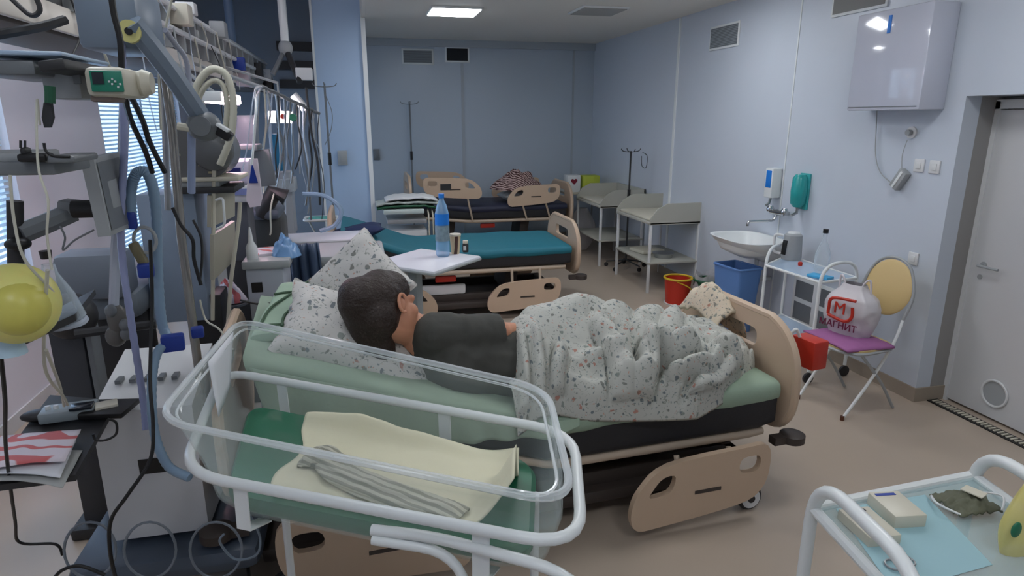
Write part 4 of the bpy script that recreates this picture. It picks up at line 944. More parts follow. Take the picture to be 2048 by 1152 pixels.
# red box hanging on the far side of bed 1 foot
t = thing('red_folder', 'small red box hooked on the foot board of the nearest bed', 'box', (2.12, 2.62, .68), R(10))
MB().bx((0, -.075, 0), (.1, .075, .15), .01).build('box_body', M_red, t); MB().tube(fillet([(.02, .03, .13), (-.02, .03, .2), (-.04, .05, .16)], .02), .008).build('hook', M_white, t)

# ================================================================== FAR BED THINGS
def heap(name, c, rx, ry, h, m, label, cat, seed=0, nz=.35):
    def fn(u, v):
        a = u * 2 * PI; r = v; n_ = wrand((math.cos(a) * r * 2, math.sin(a) * r * 2), 1.6, seed); f = 1 - abs(wrand((math.cos(a) * r * 3, math.sin(a) * r * 3), 2, seed + 5)) * 1.6
        return (c[0] + rx * r * math.cos(a) * (1 + .15 * n_), c[1] + ry * r * math.sin(a), c[2] + h * (1 - r ** 2.5) * (.75 + nz * n_ + .3 * f * (1 - r)))
    return tag(MB().surf(fn, 44, 20, .004).build(name, m, None, ang=180), label, cat)
heap('plaid_blanket', (2.14, 8.75, .95), .36, .28, .24, M_plaid, 'brown plaid blanket bundled on top of the farthest bed', 'blanket', 3)
pillow('pillow', (2.22, 8.85, .84), (.62, .4, .14), 0, 0, R(5), M_whitep, 'white pillow under the plaid blanket on the farthest bed', seed=4)
# linen rack with folded sheets near the far bed head
t = thing('linen_cart', 'pale cart with bent white rails in front of the farthest bed', 'cart', (.55, 7.75, 0))
MB().bx((-.3, -.25, .82), (.17, .25, .87), .008).build('top_board', mat('mint_white_laminate', (206, 220, 216), .4), t)
MB().bx((-.26, -.22, .7), (.2, .22, .75), .008).build('middle_board', M_lgrey, t); MB().bx((-.26, -.22, .3), (.2, .22, .62), .01).build('drawer_box', M_whitep, t)
for x in (.22, .27, .32, .37): MB().tube(fillet([(x, -.24, .1), (x, -.24, .8), (x, -.1, .86), (x + .05, .1, .86)], .05), .009, 8).build('rail', M_cream, t)
for x in (-.27, .36):
    for y in (-.2, .2): MB().tube([(x, y, .02), (x, y, .35)], .013).build('leg', M_lgrey, t)
for k, (w, z, m, lab) in enumerate([(.34, .885, M_dgreen, 'green folded cloth at the bottom of the stack on the far cart'), (.38, .925, mat('pale_grey_film', (176, 184, 178), .4), 'grey green folded sheet in the middle of the stack on the far cart'), (.3, .975, M_whitep, 'white rumpled sheet on top of the stack on the far cart')]):
    def fn(u, v, w=w, z=z, k=k): a, b_ = u - .5, v - .5; return (.52 + a * w * 2 + .03 * k, 7.75 + b_ * .42, z + .03 * (1 - (2 * a) ** 4) + .013 * wrand((a * 6, b_ * 6), 1.4, k))
    tag(MB().surf(fn, 30, 20, .022).build('folded_sheet', m, None, ang=180), lab, 'sheet')
# small white trolley with a teal tray near column
t = thing('tray_stand', 'small white stand with a teal tray in front of the blue column', 'stand', (-.42, 7.1, 0))
MB().tube([(x, y, .86) for x, y in rrect(-.17, -.14, .17, .14, .06)], .014, 8, True).build('top_rail', M_whitep, t); MB().bx((-.13, -.1, .85), (.13, .1, .875), .01).build('tray', mat('teal_tray', (96, 170, 160), .4), t)
for s_ in (-1, 1): MB().tube([(s_ * .14, 0, .86), (-s_ * .1, 0, .3), (-s_ * .1, 0, .03)], .01).build('leg', M_whitep, t)
# grey unit at the head of the middle bed and navy drape
pillow('navy_pad', (-.1, 6.0, .87), (.6, .34, .12), 0, R(-12), R(4), M_navy, 'navy padded cloth at the head end of the middle bed', 'pad', seed=9)

# ================================================================== LEFT BAY: SUPPLY BEAM AND EQUIPMENT
BX = -1.15
t = thing('supply_beam', 'long overhead grey supply beam with white rails running along the bay', 'supply beam', (BX, 5.1, 2.43))
Y0, Y1 = -4.2, 4.3
MB().bx((-.42, Y0, -.16), (-.012, Y1, .17), .01).build('beam_body', mat('beam_grey', (104, 104, 106), .45), t)
MB().bx((-.01, Y0, -.19), (.016, Y1, -.09), .004).build('bottom_trim', mat('beam_trim', (226, 218, 208), .3), t)
MB().bx((-.44, Y0, .17), (.02, Y1, .21), .01).build('top_plate', M_white, t)
MB().bx((-.40, Y0, -.2), (-.03, Y1, -.16), .004).build('dark_underside', mat('beam_underside', (96, 88, 84), .5), t)
MB().tube([(.05, Y0, .155), (.05, Y1, .155)], .016).build('rail', M_whitep, t); MB().tube([(.05, Y0, .02), (.05, Y1, .02)], .02).build('rail', M_whitep, t)
for i in range(24):
    y = Y0 + .25 + i * .35; MB().bx((-.012, y - .02, -.10), (.06, y + .02, .17), .004).build('divider', M_lgrey, t, False)
for i in range(20):
    y = Y0 + .42 + i * .42
    MB().bx((-.011, y - .035, -.07), (.008, y + .035, .0), .004).build('socket', M_whitep, t, False)
for i in range(9):
    y = Y0 + 1.6 + i * .8; o = MB().lathe([(.04, 0), (.04, .02), (.025, .025)], (-.01, y, .09), 'X', 18).build('gas_outlet', [M_yfab, M_white, M_blue][i % 3], t); MB().lathe([(.016, 0), (.016, .03)], (-.005, y, .09), 'X', 12).build('outlet_core', M_black, o)
for y in (-2.2, .6, 3.4): MB().tube([(-.2, y, .2), (-.2, y, HL - 2.43)], .05, 12).build('ceiling_post', mat('post_blue_grey', (126, 146, 172), .4), t)

def pbox(x0, y0, x1, y1, Y, dep, m, name, label=None, cat=None, bev=.006, par=None, rot=None):
    a, b = at(x0, y0, Y), at(x1, y1, Y); mb = MB()
    if rot: mb.box(((a.x + b.x) / 2, Y + dep / 2, (a.z + b.z) / 2), (abs(b.x - a.x), dep, abs(a.z - b.z)), Matrix.Rotation(R(rot), 4, 'Y'), bev)
    else: mb.bx((a.x, Y, b.z), (b.x, Y + dep, a.z), bev)
    o = mb.build(name, m, par)
    return tag(o, label, cat) if label else o
def pcable(pts, r, m, name, label, cat='cable', smooth=6, par=None):
    P = [p if isinstance(p, Vector) else at(p[0], p[1], p[2]) for p in pts]; o = MB().tube(catmull(P, smooth), r, 7).build(name, m, par)
    return tag(o, label, cat) if label else o
def root(name, label, cat, p=(0, 0, 0)): return thing(name, label, cat, (0, 0, 0))

# bed lamps under the beam
t = root('bed_lamp', 'lit strip lamp under the supply beam behind the looped ivory hose', 'lamp')
a, b = at(398, 192, 4.3), at(480, 216, 5.0)
MB().bx((a.x, 4.3, a.z - .03), (a.x + .12, 5.0, a.z + .03), .01).build('lamp_housing', M_white, t)
for y in (4.45, 4.85): MB().tube([(a.x + .03, y, a.z), (BX + .0, y, 2.26)], .012).build('lamp_bracket', M_lgrey, t); MB().bx((a.x + .121, 4.34, a.z - .032), (a.x + .128, 4.96, a.z + .02)).bx((a.x + .02, 4.34, a.z - .038), (a.x + .12, 4.96, a.z - .031)).build('lamp_tube', M_strip, t, False)
t = root('bed_lamp', 'brightly lit white bedside lamp with a red and a green rosette', 'lamp')
pbox(535, 222, 582, 246, 6.2, .12, M_strip, 'lamp_body', par=t, bev=.01)
q = at(560, 224, 6.26); MB().tube([q, q + Vector((0, 0, .25)), Vector((BX + .0, 6.3, 2.35))], .012).build('lamp_arm', M_lgrey, t)
p = at(566, 233, 6.19); MB().lathe([(.02, -.02), (.026, 0)], p, 'Y', 14).build('red_rosette', M_red, t); p = at(586, 235, 6.19); MB().lathe([(.03, -.03), (.035, 0)], p, 'Y', 16).build('green_rosette', mat('green_rosette', (60, 140, 110), .4), t)
t = root('strip_light', 'short slanted lit strip light at the far end of the beam near the column', 'lamp')
MB().tube([at(584, 192, 6.6), at(608, 222, 6.6)], .018, 8).build('tube', M_strip, t); MB().tube([at(588, 188, 6.65), at(614, 219, 6.65)], .03, 8).build('housing', M_lgrey, t)

# vertical white ceiling pole and its head
t = root('ceiling_pole', 'white vertical ceiling pole at the far end of the bay', 'pole')
a = at(571, 96, 7.2); MB().tube([(a.x, 7.2, HL), (a.x, 7.2, a.z)], .042, 14).build('pole_tube', M_white, t)
MB().ell(a, (.07, .07, .08)).build('pole_head', M_lgrey, t)
MB().tube([a, at(600, 165, 7.0)], .03).build('arm', M_dark, t); MB().tube([a, at(545, 150, 7.1)], .025).build('arm', M_grey, t)
pbox(590, 135, 625, 160, 7.0, .15, M_whitep, 'lamp_head', par=t)

# big equipment block and swinging arm
t = root('support_arm', 'long blue grey jointed support arm slanting down from the top left', 'arm')
arm = mat('arm_blue_grey', (120, 134, 150), .35)
pbox(135, -40, 285, 100, 2.45, .3, arm, 'arm_housing', par=t, bev=.02)
P = [at(262, 45, 2.42), at(330, 130, 2.5), at(398, 228, 2.62)]
MB().tube(catmull(P), .036, 8).build('upper_arm', arm, t)
p = at(408, 252, 2.62); MB().ell(p, (.06, .055, .055)).lathe([(.035, -.06), (.035, .06)], p, 'Y', 16).build('joint', M_grey, t)
MB().box(at(440, 262, 2.62), (.09, .06, .035), Matrix.Rotation(R(35), 4, 'Y'), .008).build('clamp', M_black, t)
MB().box(at(446, 255, 2.58), (.045, .05, .012), Matrix.Rotation(R(35), 4, 'Y'), .003).build('clamp_label', M_white, t)
MB().tube([at(383, 262, 2.64), at(383, 385, 2.72)], .014, 10).build('drop_rod', mat('rod_lavender', (150, 164, 196), .3), t)
MB().tube([at(355, 252, 2.6), at(410, 262, 2.6)], .014).build('cross_bar', M_cream, t)
p = at(262, 64, 2.42); MB().lathe([(.035, -.02), (.035, .02)], p, 'Y', 18).build('yellow_knob', mat('pale_yellow', (206, 200, 130), .4), t); MB().lathe([(.012, -.026), (.012, .0)], p, 'Y', 10).build('knob_core', M_black, t)

# shelf under the beam with the pump
t = root('wall_shelf', 'grey shelf with a pale top edge under the beam at the left edge', 'shelf')
pbox(-90, 118, 72, 150, 1.75, .35, M_grey, 'shelf_board', par=t); pbox(-90, 98, 125, 112, 1.74, .3, mat('pale_blue_edge', (168, 190, 214), .3), 'glass_edge', par=t); pbox(72, 118, 132, 142, 1.7, .3, M_dark, 'end_bracket', par=t, rot=-8)
t = root('infusion_pump', 'infusion pump with a green front panel hanging under the beam', 'pump')
pbox(78, 136, 165, 198, 1.85, .14, M_lgrey, 'mount', par=t); pbox(162, 132, 254, 194, 1.78, .2, M_cream, 'pump_body', par=t, bev=.015)
pbox(176, 140, 248, 184, 1.772, .008, M_pumpg, 'front_panel', par=t, bev=.003); pbox(182, 144, 208, 168, 1.768, .004, M_screen, 'display', par=t, bev=0)
for q in ((224, 158), (230, 163), (224, 168), (218, 163), (236, 174), (240, 168)): pbox(q[0] - 2, q[1] - 2, q[0] + 2, q[1] + 2, 1.768, .004, M_whitep, 'key', par=t, bev=0)
pbox(178, 190, 226, 204, 1.8, .1, mat('taupe_plastic', (134, 118, 110), .5), 'handle_block', par=t); pbox(142, 140, 162, 168, 1.84, .01, M_grey, 'grey_insert', par=t, bev=.002)
t = root('tube_fitting', 'cream ribbed tube fitting at the right end of the infusion pump', 'fitting')
p = at(262, 166, 1.9); MB().lathe([(.03, -.04), (.034, -.03), (.028, -.015), (.034, 0), (.028, .015), (.034, .03), (.026, .05)], p, 'X', 18).build('collar', M_cream, t); MB().lathe([(.029, -.008), (.029, .004)], p, 'X', 18).build('dark_ring', M_dark, t)
t = root('hanging_tag', 'dark hexagonal tag with a green grip hanging below the pump', 'tag')
P = [at(x, y, 1.7) for x, y in ((92, 205), (106, 205), (110, 235), (104, 255), (93, 255), (88, 235))]
MB().prism([[(q.x, q.z) for q in P]], .012, plane_xz(1.7)).build('tag_body', M_dark, t); MB().tube([at(100, 172, 1.69), at(100, 206, 1.69)], .011, 8).build('green_grip', M_dgreen, t)

# lower shelf with black plugs
t = root('wall_shelf', 'lower grey shelf at the left edge with black plugs standing on it', 'shelf')
pbox(-90, 325, 112, 350, 1.6, .2, M_grey, 'shelf_board', par=t); pbox(-90, 306, 60, 326, 1.62, .16, M_lgrey, 'back_edge', par=t); pbox(85, 312, 150, 326, 1.58, .14, M_grey, 'end_arm', par=t)
t = root('power_adaptor', 'black power adaptor with two upright pins on the lower shelf', 'adaptor')
pbox(30, 308, 92, 324, 1.57, .05, M_black, 'adaptor_body', par=t); pbox(36, 295, 54, 312, 1.575, .03, M_black, 'plug', par=t)
for x in (41, 50): MB().tube([at(x, 296, 1.585), at(x, 281, 1.585)], .0025, 6).build('pin', M_dark, t)
pcable([(88, 286, 1.58), (92, 302, 1.58), (108, 312, 1.58), (140, 314, 1.58)], .003, M_black, 'plug_lead', 'short black lead curling on the lower shelf')

# monitor on its arm
t = root('display_monitor', 'grey flat monitor seen from the side on a jointed wall arm', 'monitor')
P = [at(x, y, 2.2) for x, y in ((162, 316), (172, 310), (236, 455), (192, 474))]
c0 = sum(P, Vector()) / 4
sc = [at(160, 318, 2.16), at(196, 474, 2.16), at(242, 455, 2.42), at(214, 306, 2.42)]
nrm = (sc[1] - sc[0]).cross(sc[3] - sc[0]).normalized()
vs = [v for v in sc] + [v + nrm * .03 for v in sc]; vs2 = [v - nrm * .03 for v in sc]
vs = sc + [v + nrm * .035 for v in sc]
MB()._add(vs, [(0, 1, 2, 3), (7, 6, 5, 4), (0, 4, 5, 1), (1, 5, 6, 2), (2, 6, 7, 3), (3, 7, 4, 0)]).build('monitor_case', M_lgrey, t, False)
ctr = sum(sc, Vector()) / 4; ins = [ctr + (v - ctr) * .88 for v in sc]
if nrm.dot(EYE - ctr) > 0: ins = [v + nrm * .037 for v in ins]
else: ins = [v - nrm * .002 for v in ins]
MB()._add(ins, [(0, 1, 2, 3)]).build('monitor_back', M_grey, t, False)
MB().box(at(150, 415, 2.3), (.08, .07, .045), Matrix.Rotation(R(10), 4, 'Y'), .01).build('swivel', M_grey, t); MB().lathe([(.028, -.03), (.028, .03)], at(168, 418, 2.26), 'X', 14).build('swivel_knob', M_black, t)
MB().tube([at(40, 468, 2.2), at(90, 448, 2.25), at(145, 424, 2.3)], .032, 8).build('arm', M_grey, t); MB().tube([at(30, 402, 2.2), at(32, 545, 2.2)], .022, 10).build('post', M_dark, t)
MB().ell(at(36, 488, 2.17), (.035, .03, .02)).build('arm_knob', M_black, t)
pcable([(120, 452, 2.2), (130, 475, 2.2), (126, 500, 2.2), (150, 480, 2.2), (188, 460, 2.2)], .003, M_grey, 'monitor_lead', 'thin grey lead curling below the monitor arm')

# grey padded panel, post and clamp bar
t = root('padded_recliner', 'dark grey padded recliner panel behind the monitor arm', 'recliner')
pbox(95, 512, 258, 600, 3.3, .2, mat('slate_vinyl', (122, 130, 142), .5), 'back_pad', par=t, bev=.04); pbox(130, 590, 285, 640, 3.35, .5, mat('slate_vinyl_b', (112, 120, 130), .5), 'seat_pad', par=t, bev=.05)
MB().bx((-1.42, 3.5, .1), (-1.1, 3.6, 1.0), .01).build('pedestal', M_dark, t); MB().bx((-1.5, 3.4, .0), (-1.0, 3.8, .1), .02).build('foot', M_dark, t)
t = root('equipment_stand', 'dark grey column stand below the slanted black tray', 'stand')
a = at(88, 640, 3.0); b = at(160, 640, 3.0); MB().bx((a.x, 3.0, .05), (b.x, 3.14, a.z), .015).build('column', mat('charcoal', (58, 60, 66), .5), t); MB().bx((b.x + .005, 3.0, .05), (b.x + .03, 3.1, a.z - .05), .005).build('side_strip', M_grey, t)
MB().bx((a.x - .05, 2.96, 0.0), (b.x + .08, 3.2, .06), .015).build('foot', M_dark, t); MB().ell(at(142, 632, 2.95), (.10, .1, .1)).build('neck', M_dark, t)
P = [at(20, 690, 1.75), at(25, 704, 1.75), at(182, 590, 2.1), at(176, 578, 2.1)]
pl = MB(); vs = [at(10, 692, 1.6), at(70, 640, 1.95), at(190, 578, 2.2), at(150, 628, 1.75)]; vs += [v + Vector((0, 0, -.018)) for v in vs]
t = pl._add(vs, [(0, 1, 2, 3), (7, 6, 5, 4), (0, 4, 5, 1), (1, 5, 6, 2), (2, 6, 7, 3), (3, 7, 4, 0)]).build('tilted_tray', M_dark, None, False); tag(t, 'thin black tray plate tilted under the yellow bag and the clear mask', 'tray')
t = root('clamp_bar', 'dark bar with a knuckle clamp crossing in front of the recliner', 'clamp')
MB().tube([at(150, 668, 2.5), at(312, 648, 2.55)], .017, 8).build('bar', M_dark, t); MB().ell(at(236, 640, 2.48), (.035, .03, .06)).ell(at(232, 672, 2.48), (.035, .03, .04)).build('knuckle', mat('bronze_grey', (96, 94, 90), .4), t)
for q in ((222, 622), (250, 650), (252, 668)): MB().ell(at(*q, 2.46), (.02, .02, .024)).build('wing_screw', M_grey, t)
pcable([(228, 610, 2.48), (232, 500, 2.5), (240, 400, 2.5), (246, 310, 2.5), (250, 190, 2.5)], .017, mat('white_pole_paint', (178, 184, 196), .35), 'upright_pole', 'white upright pole standing on the knuckle clamp', 'pole')
# yellow breathing bag and clear mask
t = root('breathing_bag', 'round yellow breathing bag at the left edge on the tilted tray', 'breathing bag')
p = at(33, 607, 1.55); MB().ell(p, (.082, .085, .088), None, 28).build('bag_bulb', M_yfab, t)
MB().ell(p + Vector((.018, -.03, .0)), (.06, .065, .064), None, 24).build('bulb_bulge', mat('yellow_latex_inner', (208, 200, 98), .35), t)
MB().lathe([(.03, -.05), (.022, 0), (.03, .03)], at(15, 665, 1.55), 'Z', 16).build('valve', mat('pale_blue_valve', (180, 206, 222), .35), t)
MB().tube([p + Vector((.07 * math.cos(a * PI / 8), -.035, .075 * math.sin(a * PI / 8))) for a in range(16)], .003, 6, True).build('seam', mat('yellow_seam', (176, 166, 74), .5), t)
t = root('breathing_mask', 'clear plastic face mask standing on the tilted tray', 'mask')
p = at(112, 612, 1.8)
MB().lathe([(.05, -.0), (.062, .02), (.045, .08), (.018, .135), (.014, .16)], p + Vector((0, 0, -.05)), 'Z', 20, cap=False).build('mask_cone', M_pet, t); MB().lathe([(.012, 0), (.014, .02)], at(93, 517, 1.8), 'Z', 12).build('black_cap', M_black, t)
MB().tube([p + Vector((.058 * math.cos(a * PI / 8), .058 * math.sin(a * PI / 8), -.045)) for a in range(16)], .008, 6, True).build('mask_cushion', M_tube, t)

# leaflets, tray, small device
t = root('side_tray', 'dark side tray holding leaflets and a small meter at the lower left', 'tray')
ZT = .86
P = [atz(*q, ZT) for q in ((-40, 975), (150, 950), (235, 800), (100, 790))]; vs = P + [v - Vector((0, 0, .02)) for v in P]
MB()._add(vs, [(3, 2, 1, 0), (4, 5, 6, 7), (0, 1, 5, 4), (1, 2, 6, 5), (2, 3, 7, 6), (3, 0, 4, 7)]).build('tray_plate', M_dark, t, False)
MB().tube([P[2] - Vector((0, .02, .03)), Vector((-.98, 2.5, .8))], .014, 10).build('tray_arm', M_dark, t)
def leaf(name, qs, z, m, label, bend=.01):
    P = [atz(*q, z) for q in qs]
    def fn(u, v): p = P[0].lerp(P[1], u).lerp(P[3].lerp(P[2], u), v); return (p.x, p.y, z + bend * math.sin(PI * u) * (1 - v) + .003 * wrand((u * 4, v * 4), 1, z * 9))
    return tag(MB().surf(fn, 14, 10, .002).build(name, m, None, ang=180), label, 'leaflet')
leaf('leaflet', ((-30, 962), (125, 975), (165, 900), (0, 900)), ZT + .006, mat('grey_leaflet', (176, 178, 176), .6), 'grey leaflet at the bottom of the leaflet pile', .012)
leaf('leaflet', ((-30, 948), (120, 955), (152, 880), (0, 885)), ZT + .022, M_paperw, 'white leaflet in the middle of the leaflet pile', .01)
leaf('leaflet', ((-35, 940), (130, 922), (162, 858), (-10, 872)), ZT + .038, M_paper, 'red and white printed leaflet on top of the leaflet pile', .008)
t = root('patient_meter', 'small blue grey meter with a screen and dials on the side tray', 'meter')
P = atz(140, 828, ZT + .02)
MB().box(P + Vector((0, 0, .01)), (.17, .09, .04), R(8), .008).build('meter_body', mat('meter_grey', (140, 150, 154), .4), t); MB().box(P + Vector((.05, -.02, .034)), (.07, .05, .012), R(8), .003).build('meter_screen', M_screen, t)
for q in (-.06, -.035): MB().lathe([(.009, 0), (.008, .012)], P + Vector((q, -.01, .03)), 'Z', 10).build('dial', M_whitep, t)
MB().box(P + Vector((.12, .0, .012)), (.07, .06, .035), R(20), .004).build('side_block', M_cream, t)
t = MB().box(atz(215, 822, ZT + .03) + Vector((0, .02, 0)), (.15, .13, .02), R(-10), .004).build('black_folder', M_black); tag(t, 'flat black case beside the small meter on the side tray', 'case')
t = MB().ell(atz(85, 830, ZT + .02), (.07, .04, .02)).build('cable_bunch', M_black); tag(t, 'bunched black cuff left of the small meter', 'cuff')
pcable([(186, 868, 2.1), (192, 880, 2.1), (212, 880, 2.1), (232, 868, 2.1), (232, 845, 2.1), (215, 838, 2.1)], .004, M_black, 'looped_lead', 'black looped lead with a plug hanging right of the side tray')

# white ventilator base cart
t = root('ventilator_cart', 'white slanted equipment box on a dark wheeled base at the lower left', 'cart')
def quadbox(front, dy, m, name, par):
    """front: four points (bottom-left, bottom-right, top-right, top-left); extruded by dy"""
    vs = [Vector(v) for v in front] + [Vector(v) + Vector(dy) for v in front]
    return MB()._add(vs, [(0, 1, 2, 3), (7, 6, 5, 4), (0, 4, 5, 1), (1, 5, 6, 2), (2, 6, 7, 3), (3, 7, 4, 0)]).build(name, m, par, False, mods=[])
YC = 2.42
F_ = [at(212, 1024, YC), at(372, 990, YC), at(318, 815, YC), at(172, 905, YC)]
F_ = [Vector((-1.0, YC, .33)), Vector((-.66, YC, .33)), Vector((-.66, YC, .86)), Vector((-1.0, YC, .86))]
quadbox(F_, (0, .42, 0), mat('cart_grey_white', (206, 208, 212), .4), 'cart_box', t)
vs = [Vector((-1.0, YC - .0, .861)), Vector((-.66, YC, .861)), Vector((-.66, YC + .42, .96)), Vector((-1.0, YC + .42, .96)), Vector((-.66, YC + .42, .861)), Vector((-1.0, YC + .42, .861))]
MB()._add(vs, [(0, 1, 2, 3), (1, 4, 2), (0, 3, 5), (3, 2, 4, 5)]).build('cart_top', M_whitep, t, False)
MB().bx((-.87, YC - .004, .60), (-.77, YC + .002, .66)).build('dark_inset', M_black, t, False); MB().bx((-1.008, YC + .03, .34), (-1.0, YC + .2, .62)).build('side_vent', M_dark, t, False)
for i in range(5): MB().bx((-.96 + i * .05, YC + .15, .91), (-.94 + i * .05, YC + .2, .925)).build('marking', M_grey, t, False)
MB().bx((-1.14, YC - .12, .19), (-.46, YC + .5, .30), .05).build('base_skirt', mat('dark_base', (74, 84, 98), .4), t)
for x, y in ((-1.05, YC - .06), (-.55, YC - .06), (-1.05, YC + .42), (-.55, YC + .42)):
    w = MB().lathe([(.06, -.02), (.075, -.012), (.075, .012), (.06, .02)], (x, y - .04, .075), 'Y', 22).build('caster', M_dark, t); MB().lathe([(.055, -.024), (.055, .024)], (x, y - .04, .075), 'Y', 22).build('wheel_hub', M_grey, w)
    MB().bx((x - .03, y - .03, .1), (x + .03, y + .03, .2), .01).build('caster_arm', M_dark, t)
for k, (x, lab) in enumerate(((180, 'left'), (300, 'middle'), (432, 'right'))):
    o = MB().tube([at(x + 52 * math.cos(a * PI / 12), 1100 + 56 * math.sin(a * PI / 12), YC - .16) for a in range(24)], .005, 6, True).build('tube_coil', mat('coil_grey_%d' % k, (120, 128, 138), .4)); tag(o, '%s one of three grey tube loops hanging on the cart base' % lab, 'tube')

# steel pole and blue hoses
tag(MB().tube([at(330, 150, 2.75), at(345, 262, 2.72), at(362, 470, 2.7), at(398, 745, 2.6), at(405, 900, 2.55)], .017, 10).build('steel_pole', mat('warm_steel', (150, 146, 140), .25, metal=.6)), 'steel upright pole in front of the ventilator', 'pole')
tag(MB().tube([at(322, 120, 2.9), at(330, 250, 2.9), at(336, 420, 2.9)], .013, 8).build('steel_pole', M_steel), 'thin steel pole beside the pump hoses', 'pole')
def hose(pts, r, m, label, name='breathing_hose'):
    P = catmull([at(*p) for p in pts], 14); rs = [r * (1 + .12 * (k % 2)) for k in range(len(P))]
    return tag(MB().tube(P, rs, 10).build(name, m), label, 'hose')
hose([(262, 430, 2.4), (262, 380, 2.4), (275, 345, 2.4), (298, 352, 2.4), (312, 420, 2.42), (316, 560, 2.45), (325, 650, 2.45), (345, 690, 2.4)], .0165, M_hose, 'thick blue corrugated hose arching down beside the steel pole')
hose([(350, 690, 2.4), (318, 700, 2.35), (304, 760, 2.3), (308, 860, 2.25), (335, 930, 2.2), (380, 955, 2.15)], .015, M_hose, 'lower blue corrugated hose falling to the cart base')
hose([(243, 60, 2.5), (245, 150, 2.38), (248, 300, 2.35), (242, 480, 2.35), (262, 640, 2.35), (285, 790, 2.35), (292, 860, 2.3)], .011, mat('lavender_hose', (150, 158, 196), .35), 'long lavender hose hanging from the beam to the cart', 'hanging_hose')
hose([(395, 250, 3.34), (392, 180, 3.34), (420, 140, 3.34), (452, 150, 3.34), (466, 200, 3.34), (462, 270, 3.34), (440, 330, 3.34)], .016, mat('ivory_hose', (196, 194, 178), .45), 'outer ivory hose arching over the ventilator head')
hose([(398, 240, 3.34), (400, 190, 3.34), (425, 162, 3.34), (446, 172, 3.34), (454, 215, 3.34), (448, 280, 3.34)], .012, mat('ivory_hose_b', (186, 184, 168), .45), 'inner ivory hose arching over the ventilator head')
hose([(330, 60, 2.6), (352, 90, 2.7), (372, 120, 2.75), (380, 180, 2.75), (382, 250, 2.7)], .009, mat('grey_hose', (164, 168, 182), .4), 'grey hose curving from the beam to the arm joint')
for (px, py, Y, w, h, lab) in [(262, 440, 2.4, .035, .06, 'blue connector at the end of the arching blue hose'), (346, 685, 2.38, .075, .06, 'blue Y connector low on the blue hose'), (292, 540, 2.38, .05, .05, 'blue clip under the hanging metal ring'), (395, 664, 2.5, .045, .04, 'blue connector right of the steel pole')]:
    tag(MB().box(at(px, py, Y), (w, .045, h), R(12), .008).build('hose_connector', M_blue), lab, 'connector')
t = root('clamp_ring', 'brass coloured ring clamp hanging between the hoses', 'clamp'); c0 = at(290, 480, 2.4)
MB().tube([c0 + Vector((.035 * math.cos(a * PI / 10), 0, .045 * math.sin(a * PI / 10))) for a in range(20)], .006, 8, True).build('ring', M_lgrey, t); MB().box(at(280, 512, 2.39), (.03, .03, .1), Matrix.Rotation(R(-20), 4, 'Y'), .006).build('bracket', mat('brass_grey', (120, 112, 84), .4), t)
# ventilator
t = root('ventilator', 'grey ventilator with a big rounded head on a pale cabinet', 'ventilator'); YV = 3.42
a, b = at(340, 250, YV), at(466, 356, YV); zc = (a.z + b.z) / 2; rr = (a.z - b.z) / 2
o = [(a.x, b.z), (b.x - rr * .9, b.z)] + [(b.x - rr * .9 + rr * .95 * math.sin(k * PI / 12), zc - rr * math.cos(k * PI / 12)) for k in range(1, 12)] + [(b.x - rr * .9, a.z), (a.x, a.z)]
hd = MB().prism([o], .26, plane_xz(YV + .26)).build('ventilator_head', mat('dark_warm_grey', (98, 98, 98), .28), t)
MB().ell(at(425, 300, YV - .0), (.10, .05, .10), None, 26).build('head_dome', mat('dome_grey', (104, 106, 108), .22), t)
for q in ((352, 342), (400, 330), (420, 345), (356, 310)): pbox(q[0] - 4, q[1] - 2, q[0] + 4, q[1] + 2, YV - .006, .006, mat('glint_paint', (170, 160, 130), .4), 'painted_glint', par=t, bev=0)  # pale patches painted as glints on the ventilator head
pbox(345, 356, 478, 362, YV - .02, .3, M_cream, 'shelf', par=t); pbox(345, 364, 440, 374, YV, .28, M_lgrey, 'shelf', par=t); pbox(345, 376, 470, 386, YV - .02, .3, M_dark, 'shelf', par=t)
pbox(270, 390, 420, 640, YV + .05, .3, mat('cabinet_blue_grey', (140, 156, 176), .4), 'cabinet', par=t)
vs = [at(422, 392, YV - .02), at(422, 455, YV - .02), at(470, 432, YV + .2), at(470, 372, YV + .2)]; pn = mat('putty_panel', (172, 168, 152), .45)
MB()._add(vs, [(0, 1, 2, 3)]).build('upper_door', pn, t, False, mods=[('SOLID', .02)])
vs = [at(428, 470, YV - .02), at(428, 560, YV - .02), at(470, 520, YV + .2), at(470, 442, YV + .2)]; MB()._add(vs, [(0, 1, 2, 3)]).build('lower_door', pn, t, False, mods=[('SOLID', .02)])
MB().tube(fillet([at(432, 400, YV - .04), at(446, 395, YV - .06), at(450, 450, YV - .06), at(434, 458, YV - .04)], .02), .006).build('door_handle', M_white, t)
MB().tube([at(455, 660, YV), at(462, 560, YV), at(478, 440, YV), at(480, 405, YV)], .01, 8).tube([at(425, 640, YV), at(428, 330, YV)], .01, 8).build('frame_tube', M_cream, t)
MB().bx((-1.0, YV, 0.0), (-.70, YV + .4, .12), .02).bx((-.9, YV + .1, .1), (-.75, YV + .3, 1.0), .01).build('base', M_dark, t)

